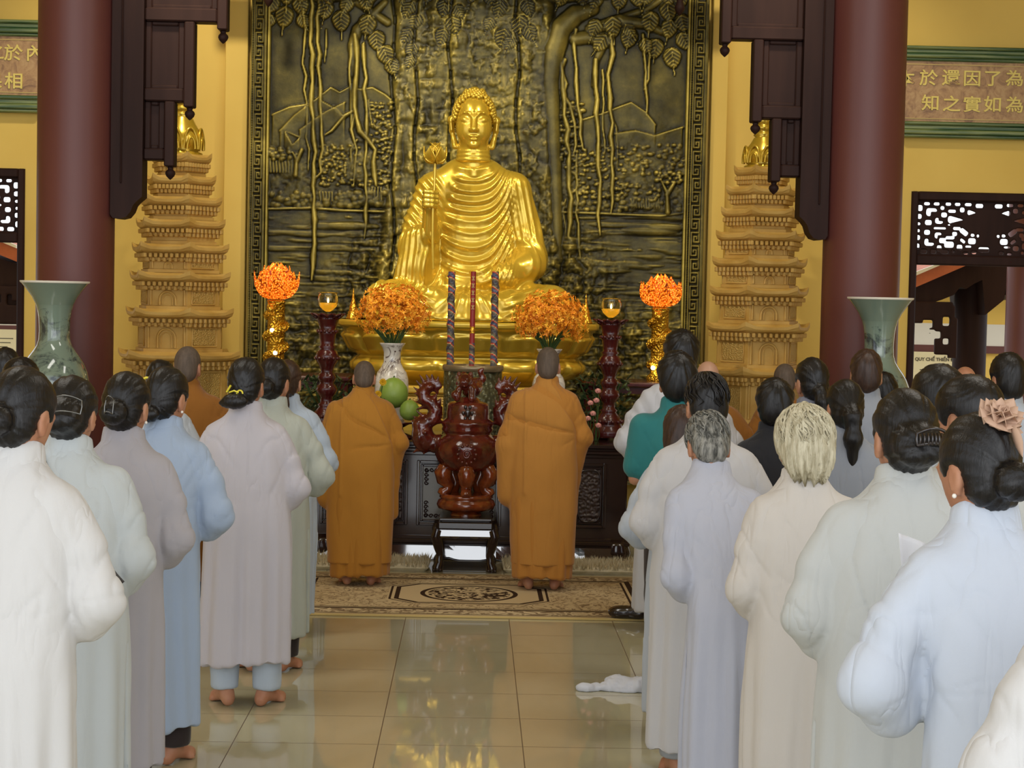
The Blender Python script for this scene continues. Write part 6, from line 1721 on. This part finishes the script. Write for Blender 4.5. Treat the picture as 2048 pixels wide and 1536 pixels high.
        c = np.array([0, -.1, .07]) if hair in ('bun', 'bigbun', 'sidebun', 'pony', 'lowpony') else np.array([.01, -.03, .24])
        dv = V - c; dirv = dv / (np.linalg.norm(dv, axis=1)[:, None] + 1e-6)
        am = {'fluffy': .008, 'short': .003, 'thick': .004, 'shaved': 0.0}.get(hair, .0026)
        az_ = np.arctan2(dirv[:, 0], dirv[:, 2] if hair != 'fluffy' else -dirv[:, 1])
        st = noise3(np.stack([az_ * 9, np.linalg.norm(dv, axis=1) * 9, az_ * 0], 1) + seed, seed) + .6 * noise3(np.stack([az_ * 22, np.linalg.norm(dv, axis=1) * 10, az_ * 0], 1) + seed, seed + 5)
        V = V + N * (am * st)[:, None]
        if hair == 'fluffy':
            tuft = ss(.05, -.03, V[:, 2]); V[:, 2] += tuft * .02 * noise3(np.stack([az_ * 14, az_ * 0, az_ * 0], 1) + seed)
        W = (piv + V @ R.T) * s
        ho = np_mesh('hair', W, Q, M[hcol], body_o)
        ho['pivot'] = 0
        if hair in ('fluffy', 'short', 'bob', 'thick') and vox < .0105:           # loose locks over the crown
            mb = MB(); ctr = np.array([.0, -.03, .235])
            for i in range(150 if hair == 'fluffy' else 70):
                a = q.uniform(0, 2 * PI); e0 = q.uniform(.1, 1.3); P_ = []
                rr = {'fluffy': (.101, .111, .111), 'bob': (.095, .107, .107), 'short': (.089, .103, .103), 'thick': (.101, .111, .111)}[hair]
                cc = np.array([0, -.012, .138])
                for k in range(7):
                    e = e0 + k * .16; aa = a + .12 * k * q.uniform(.2, 1)
                    P_.append(cc + np.array([rr[0] * math.sin(e) * math.sin(aa), -rr[1] * math.sin(e) * math.cos(aa), rr[2] * math.cos(e)]))
                if P_[-1][1] > .03 or P_[-1][2] < .02: continue
                mb.tube([(piv + R @ p) * s for p in P_], [.001, .003, .0036, .0036, .003, .002, .0006], 5)
            mb.build('loose_locks', M[hcol], ho)
    body_o['_tmp'] = 0
    del body_o['_tmp']
    if ho is not None: del ho['pivot']
    to = lambda p: (piv + R @ np.asarray(p, float)) * s
    fa_, fb_ = prof_interp(zs, a_), prof_interp(zs, b_)
    def surf(x, z, lift=.012):
        A, Bb = float(fa_(z)), float(fb_(z)); u = min(.98, abs(x) / A)
        return np.array([x + float(xb(z)), float(yb(z)) + .004 - Bb * (1 - u ** 2.5) ** .4 - lift, z]) * s
    to.surf = surf
    return body_o, ho, to, s
def claw(ho, to, s, c, w_, h_, mat='clip', bars=True):
    """a hair claw clip: curved spine with two rows of teeth"""
    mb = MB()
    for dz in (-h_ / 2, h_ / 2):
        mb.tube([to((c[0] + w_ * (u - .5), c[1] - .018 * (1 - (2 * u - 1) ** 2), c[2] + dz + .012 * (1 - (2 * u - 1) ** 2) * (1 if dz > 0 else .4))) for u in np.linspace(0, 1, 11)], .0045 if mat == 'clip' else .0022, 6)
    if bars:
        for u in np.linspace(.06, .94, 9):
            mb.tube([to((c[0] + w_ * (u - .5), c[1] - .018 * (1 - (2 * u - 1) ** 2) - .006 * math.sin(PI * v), c[2] + h_ * (.5 - v))) for v in np.linspace(0, 1, 5)], .0034, 5)
    for sx in (0, 1):
        mb.tube([to((c[0] + w_ * (sx - .5), c[1], c[2] - h_ / 2)), to((c[0] + w_ * (sx - .5) * 1.08, c[1] - .004, c[2])), to((c[0] + w_ * (sx - .5), c[1], c[2] + h_ / 2))], .004 if mat == 'clip' else .0022, 6)
    return mb.build('hair_clip', M[mat], ho)
def earring(body_o, to, s, sg):
    MB().ball(to((sg * .083, -.004, .05)), .0055, 10, 8).build('earring', M['pearl'], body_o)

GL, GR = 'worshippers in the left rows', 'worshippers in the right rows'
white, pale = (226, 221, 216), (214, 217, 216)
F = {k: fabric(k + '_robe_cloth', c) for k, c in dict(
    warm_white=(226, 222, 217), pale_grey=(206, 210, 208), mauve_grey=(184, 178, 181), light_blue=(176, 192, 214), lilac=(206, 199, 203), sage=(188, 191, 178), sky=(188, 199, 212),
    ice_blue=(216, 222, 232), silver=(208, 208, 202), cream=(222, 213, 202), lavender=(198, 199, 210), chalk=(214, 210, 208), slate=(150, 150, 162), mist=(192, 198, 206), grey_blue=(160, 164, 172)).items()}
SAF = fabric('saffron_cloth', (184, 124, 44), (-.07, .09), .45); SAF2 = fabric('deep_saffron_cloth', (190, 130, 48), (-.07, .09), .45)
ORG = fabric('orange_cloth', (196, 132, 56), (-.06, .10), .45); ORG2 = fabric('bright_orange_cloth', (200, 138, 62), (-.06, .10), .45)
BRN = fabric('brown_saffron_cloth', (156, 100, 38), (0.0,), .4)
TEAL = fabric('teal_pique', (50, 124, 122), (), .25); DARK = fabric('dark_print_cloth', (44, 44, 48), (), .4)
DKT = fabric('dark_brown_trouser_cloth', (56, 46, 44), (), .3); PLT = fabric('pale_blue_trouser_cloth', (192, 202, 212), (), .35); GRT = fabric('grey_trouser_cloth', (180, 182, 184), (), .3)

# two monks before the altar
person('monk in a saffron robe standing left of the censer', (727, 725), 11.5, (722, 950), SAF, 'shaved', .30, .42, .04, hem=.07, kind='monk', w=1.10, trousers=None, hcol='hair_shaved', seed=1, group='monks before the altar', vox=.0095, rob2=SAF2, collar=True, eo=.0)
person('monk in an orange robe standing right of the censer', (1097, 698), 11.45, (1087, 950), ORG, 'shaved', .12, .12, -.03, hem=.08, kind='monk', w=1.02, trousers=None, hcol='hair_shaved', seed=2, group='monks before the altar', vox=.0095, rob2=ORG2, eo=-.005)
for o_ in COL.objects:
    if o_.get('category') == 'person': o_.location.z = .012
# left rows, from the front of the picture to the altar
o, ho, to, s = person('woman in a warm white robe at the left edge, hair slicked back', (10, 738), 4.72, (8, 1050), F['warm_white'], 'bun', .26, .32, -.35, w=.93, eo=-.005, sf=1.05, seed=3, group=GL, vox=.0078, trousers=GRT)
o, ho, to, s = person('woman in a pale grey robe with a wide clip in her low black bun', (121, 757), 5.75, (126, 1050), F['pale_grey'], 'bigbun', .34, .3, -.12, w=1.04, eo=-.03, sf=1.05, seed=4, group=GL, vox=.0095, trousers=GRT)
claw(ho, to, s, (.03, -.148, .095), .105, .045, 'wire', False)
strap = MB(); P_ = [to.surf(-.085 + .275 * u, 1.335 - .40 * u) for u in np.linspace(0, 1, 16)]; rg = []
for p in P_:
    rg.append([p + np.array([.019, 0, .014]), p + np.array([-.019, 0, -.014]), p + np.array([-.019, .02, -.014]), p + np.array([.019, .02, .014])])
strap.loft(rg, True, True, False).build('bag_strap', DKT, o)
o, ho, to, s = person('woman in a mauve-grey robe with a high collar and a pinned black bun', (237, 748), 6.3, (216, 1000), F['mauve_grey'], 'bun', .30, .25, -.2, w=1.0, eo=-.025, hem=.20, seed=5, group=GL, vox=.0095, trousers=DKT)
claw(ho, to, s, (0, -.155, .075), .03, .05, 'wire', False); earring(o, to, s, 1)
o, ho, to, s = person('woman in a light blue robe with a pearl earring and dark trousers', (320, 737), 7.06, (306, 1000), F['light_blue'], 'sidebun', .30, .2, -.4, w=.96, eo=.0, hem=.15, seed=6, group=GL, vox=.0095, trousers=DKT, splay=.5)
earring(o, to, s, 1)
o, ho, to, s = person('woman in a lilac-white robe with a yellow flower clip, bare feet showing', (489, 717), 8.1, (497, 1000), F['lilac'], 'sidebun', .16, .12, -.15, w=1.0, eo=-.02, hem=.20, seed=7, group=GL, vox=.0095, trousers=PLT, splay=.55)
M['yellow_plastic'] = Mat('yellow_plastic', (222, 206, 60), .35).m; M['grey_plastic'] = Mat('grey_plastic', (130, 130, 128), .35).m
mb = MB(); mb.tube([to((-.06 + .02 * u, -.105 - .01 * u, .062 + .03 * u)) for u in np.linspace(0, 1, 5)], .005, 6)
mb.tube([to((.005 + .014 * math.cos(a), -.118, .055 + .016 * math.sin(a))) for a in np.linspace(0, 5.5, 10)], .004, 6); mb.tube([to((-.045, -.115, .06)), to((-.02, -.125, .068)), to((0, -.12, .06))], .004, 6)
mb.build('flower_clip', M['yellow_plastic'], ho)
person('woman in a sage-grey robe just right of the yellow flower clip', (541, 718), 8.85, (540, 1000), F['sage'], 'bun', .28, .2, -.3, w=1.0, eo=.02, hem=.19, seed=8, group=GL, trousers=DKT, splay=.5)
person('woman in a pale sky-blue robe with a long brown ponytail', (572, 722), 9.8, (564, 950), F['sky'], 'pony', .2, .12, -.1, w=1.0, eo=.0, hem=.14, seed=9, group=GL, hcol='hair_brown', trousers=PLT)
o, ho, to, s = person('woman in a mist-grey robe with a yellow hair tie, before the left pagoda', (316, 722), 9.35, (296, 900), F['mist'], 'bun', .24, .15, .0, w=1.0, seed=10, group=GL, trousers=GRT)
MB().tube([to((-.06 + .022 * math.cos(a), -.10, .10 + .022 * math.sin(a))) for a in np.linspace(0, 2 * PI, 12)], .007, 6).build('hair_tie', M['yellow_plastic'], ho)
person('shaven monk in a brown-saffron robe before the left pagoda', (372, 693), 10.3, (382, 900), BRN, 'shaved', .14, .08, -.1, hem=.24, kind='shirt', w=1.12, trousers=DKT, hcol='hair_shaved', seed=11, eo=.03)
person('dark-haired worshipper behind the left edge woman, before the left vase', (36, 720), 9.0, (28, 900), F['chalk'], 'bouffant', .2, .1, .0, seed=12, group=GL, trousers=GRT)
person('dark-haired worshipper at the far left edge, topmost head there', (6, 700), 9.9, (-6, 900), F['mist'], 'short', .16, .05, .0, seed=13, group=GL, trousers=GRT)
# right rows
o, ho, to, s = person('woman in an ice-blue robe with a tan cloth flower in her hair', (2004, 836), 3.9, (2038, 1300), F['ice_blue'], 'bun', .28, .26, .42, w=1.0, eo=.03, sf=1.08, seed=21, group=GR, vox=.0078, trousers=fabric('blue_trouser_cloth', (150, 178, 222), (), .3))
earring(o, to, s, -1)
fm = MB(); q = random.Random(4)
for ring_, (L, tl, n_p, w__) in enumerate(((.022, .15, 5, .014), (.034, .55, 7, .018), (.044, .95, 8, .022), (.05, 1.35, 9, .024))):
    for j in range(n_p): petal(fm, L, w__, (0, 0, ring_ * -.002), j * 2 * PI / n_p + ring_ * .7, tl + q.uniform(-.15, .15), q.uniform(.3, .9), q.uniform(-.1, .4), 4, 5)
fm.xform(lambda p: to(np.array([.012, -.085, .215]) + rotx(.9) @ p * 1.2))
rb = solid(fm.build('cloth_flower', M['flower_cloth'], ho, fix=False), .0015)
mb = MB(); petal(mb, .075, .014, (0, 0, 0), 0, 0, .2, 0, 2, 5); mb.xform(lambda p: to(np.array([.008, -.118, .185]) + rotx(2.9) @ p)); solid(mb.build('ribbon_tail', M['flower_cloth'], ho, fix=False), .0015)
o, ho, to, s = person('woman in a silver-grey robe with a brown claw clip in her rolled hair', (1832, 785), 4.7, (1806, 1200), F['silver'], 'bigbun', .24, .18, .12, w=1.08, eo=-.02, sf=1.04, seed=22, group=GR, vox=.0078, trousers=GRT)
claw(ho, to, s, (.018, -.152, .085), .082, .03); 
o, ho, to, s = person('white-haired elder in a cream robe', (1623, 822), 5.6, (1620, 1150), F['cream'], 'fluffy', .26, .16, .08, w=1.0, eo=-.05, seed=23, group=GR, vox=.0078, hcol='hair_white', trousers=GRT)
person('grey-haired woman in a lavender-grey robe, head bowed low', (1440, 836), 6.2, (1480, 1100), F['lavender'], 'short', .62, .55, .12, w=.98, eo=-.07, seed=24, group=GR, vox=.0095, hcol='hair_grey', trousers=GRT, elbow_z=.97)
person('woman in a chalk-white robe behind the bowed grey-haired woman', (1421, 750), 7.0, (1412, 1000), F['chalk'], 'short', .2, .15, .1, w=1.05, eo=-.03, sf=1.05, seed=25, group=GR, vox=.0095, trousers=GRT)
person('worshipper in a mist-grey robe with a dark brown bob, mostly hidden', (1370, 815), 7.65, (1380, 1000), F['mist'], 'bob', .3, .25, -.1, w=1.0, seed=26, group=GR, hcol='hair_brown', trousers=GRT)
person('man in a teal polo shirt with thick black hair', (1357, 712), 8.6, (1368, 900), TEAL, 'thick', .12, .1, .0, w=1.06, eo=-.05, kind='polo', seed=27, trousers=DKT, collar=True, group=GR)
person('tall man in a pleated white shirt before the teal polo', (1365, 668), 10.13, (1360, 850), fabric('white_shirt_cloth', (206, 204, 206), ()), 'thick', .14, .05, .05, w=1.08, kind='pleated', eo=.02, hem=.10, seed=28, group=GR, trousers=DKT)
person('bald worshipper right of the tall black-haired man', (1413, 722), 10.95, (1442, 850), BRN, 'bald', .1, .05, .0, seed=29, group=GR, kind='shirt', skin='scalp', trousers=GRT)
person('black-haired man in a dark printed shirt before the right pagoda', (1555, 766), 8.35, (1556, 900), DARK, 'thick', .2, .15, -.1, seed=30, group=GR, kind='shirt', trousers=DKT)
person('shaven worshipper before the foot of the right pagoda', (1572, 728), 11.7, (1574, 850), BRN, 'shaved', .12, .05, .0, seed=31, group=GR, kind='shirt', hcol='hair_shaved', trousers=GRT)
person('woman in a slate-grey robe with a short ponytail, before the right pillar', (1632, 718), 9.0, (1640, 900), F['slate'], 'lowpony', .22, .12, .25, w=1.08, eo=.02, seed=32, group=GR, trousers=GRT)
person('woman in a grey-blue robe with long black hair gathered at the nape', (1700, 763), 7.6, (1712, 920), F['grey_blue'], 'pony', .24, .12, .1, w=1.0, seed=33, group=GR, trousers=GRT)
person('man with thinning hair in a grey-blue robe before the right vase', (1738, 703), 9.5, (1750, 850), F['grey_blue'], 'short', .16, .1, -.15, w=1.0, seed=34, group=GR, hcol='hair_brown', trousers=GRT)
person('worshipper mostly hidden before the right vase, dark hair only', (1772, 748), 10.2, (1778, 850), DARK, 'short', .16, .1, -.3, seed=35, group=GR, kind='shirt', trousers=DKT)
person('black-haired worshipper before the printed notice, rounded hair', (1889, 737), 6.6, (1905, 950), F['mist'], 'bouffant', .2, .12, .1, w=1.0, seed=36, group=GR, trousers=GRT)
person('black-haired woman behind the cloth flower, cheek turned left', (1956, 760), 5.75, (1985, 1000), F['silver'], 'bouffant', .22, .15, .75, w=.95, seed=37, group=GR, trousers=GRT)
person('bald worshipper before the dark porch column', (1934, 733), 11.3, (1942, 850), BRN, 'bald', .1, .05, .0, seed=38, group=GR, kind='shirt', trousers=GRT)
person('man with short black hair and a grey collar at the right edge', (2024, 710), 9.0, (2034, 880), F['mist'], 'short', .16, .05, .2, seed=39, group=GR, trousers=GRT)
person('worshipper at the right edge, only a white sleeve in the picture', (2300, 800), 3.3, (2302, 1400), F['warm_white'], 'bun', .2, .15, .0, seed=40, group=GR, h_over=1.56, trousers=GRT, vox=.0095, sf=1.05, eo=.02)

# ---------------------------------------------------------------------- small things
# a sheet of paper held by the woman with the cloth flower
Y = 4.22; pts = [at(1797, 1066, Y), at(1850, 1086, Y), at(1862, 1180, Y), at(1808, 1150, Y)]
t = thing('paper_sheet', 'white paper sheet held up before the ice-blue robe', 'paper', pts[0])
mb = MB(); n_ = 8; V = []
for i in range(n_ + 1):
    for j in range(n_ + 1):
        u, v = i / n_, j / n_; p = (pts[0] * (1 - u) + pts[1] * u) * (1 - v) + (pts[3] * (1 - u) + pts[2] * u) * v
        V.append(p - pts[0] + np.array([0, .015 * math.sin(PI * u) + .02 * v, 0]))
mb.add(V, [(i * 9 + j, (i + 1) * 9 + j, (i + 1) * 9 + j + 1, i * 9 + j + 1) for i in range(8) for j in range(8)], True)
solid(mb.build('sheet', M['paper'], t, fix=False), .0012)
# crumpled cloth on the floor
c0, c1 = floor_at(1188, 1374), floor_at(1292, 1368); ctr = (c0 + c1) / 2
S = SDF((-.22, -.12, -.01), (.22, .12, .12), .007)
S.ell((.08, 0, .015), (.11, .07, .035)); S.ell((.03, .02, .03), (.05, .05, .035), .03); S.ell((.13, -.02, .03), (.05, .05, .035), .02); S.ell((-.06, -.015, .012), (.07, .025, .018), .03); S.ell((-.13, -.03, .014), (.045, .03, .018), .02)
S.D[...] = np.maximum(S.D, .001 - S._grid((slice(None),) * 3)[2]); V, Q = S.mesh(0); N = vnormals(V, Q)
V = V + N * (.012 * np.abs(noise3(V * 26)) + .006 * noise3(V * 50))[:, None]; V[:, 2] = np.maximum(V[:, 2], .001)
o = np_mesh('cloth', V, Q, M['cloth_white']); o.location = (ctr[0] - .05, ctr[1] - .1, 0)
tag(o, 'crumpled white cloth lying on the tiles in the aisle', 'cloth')
# dark shoe on the edge of the rug
c0 = floor_at(1253, 1241)
S = SDF((-.08, -.16, -.01), (.08, .16, .11), .007)
S.ell((0, -.02, .035), (.042, .12, .038)); S.ell((0, .05, .03), (.045, .06, .03), .03); S.ell((0, -.07, .05), (.034, .05, .04), .03); S.ell((0, -.075, .085), (.024, .04, .035), .01, op='s')
S.D[...] = np.maximum(S.D, .001 - S._grid((slice(None),) * 3)[2]); V, Q = S.mesh(1)
o = np_mesh('shoe', V, Q, M['clip']); o.location = (c0[0], c0[1], .014); o.rotation_euler = (0, 0, 1.2)
tag(o, 'dark shoe at the right edge of the rug', 'shoe')
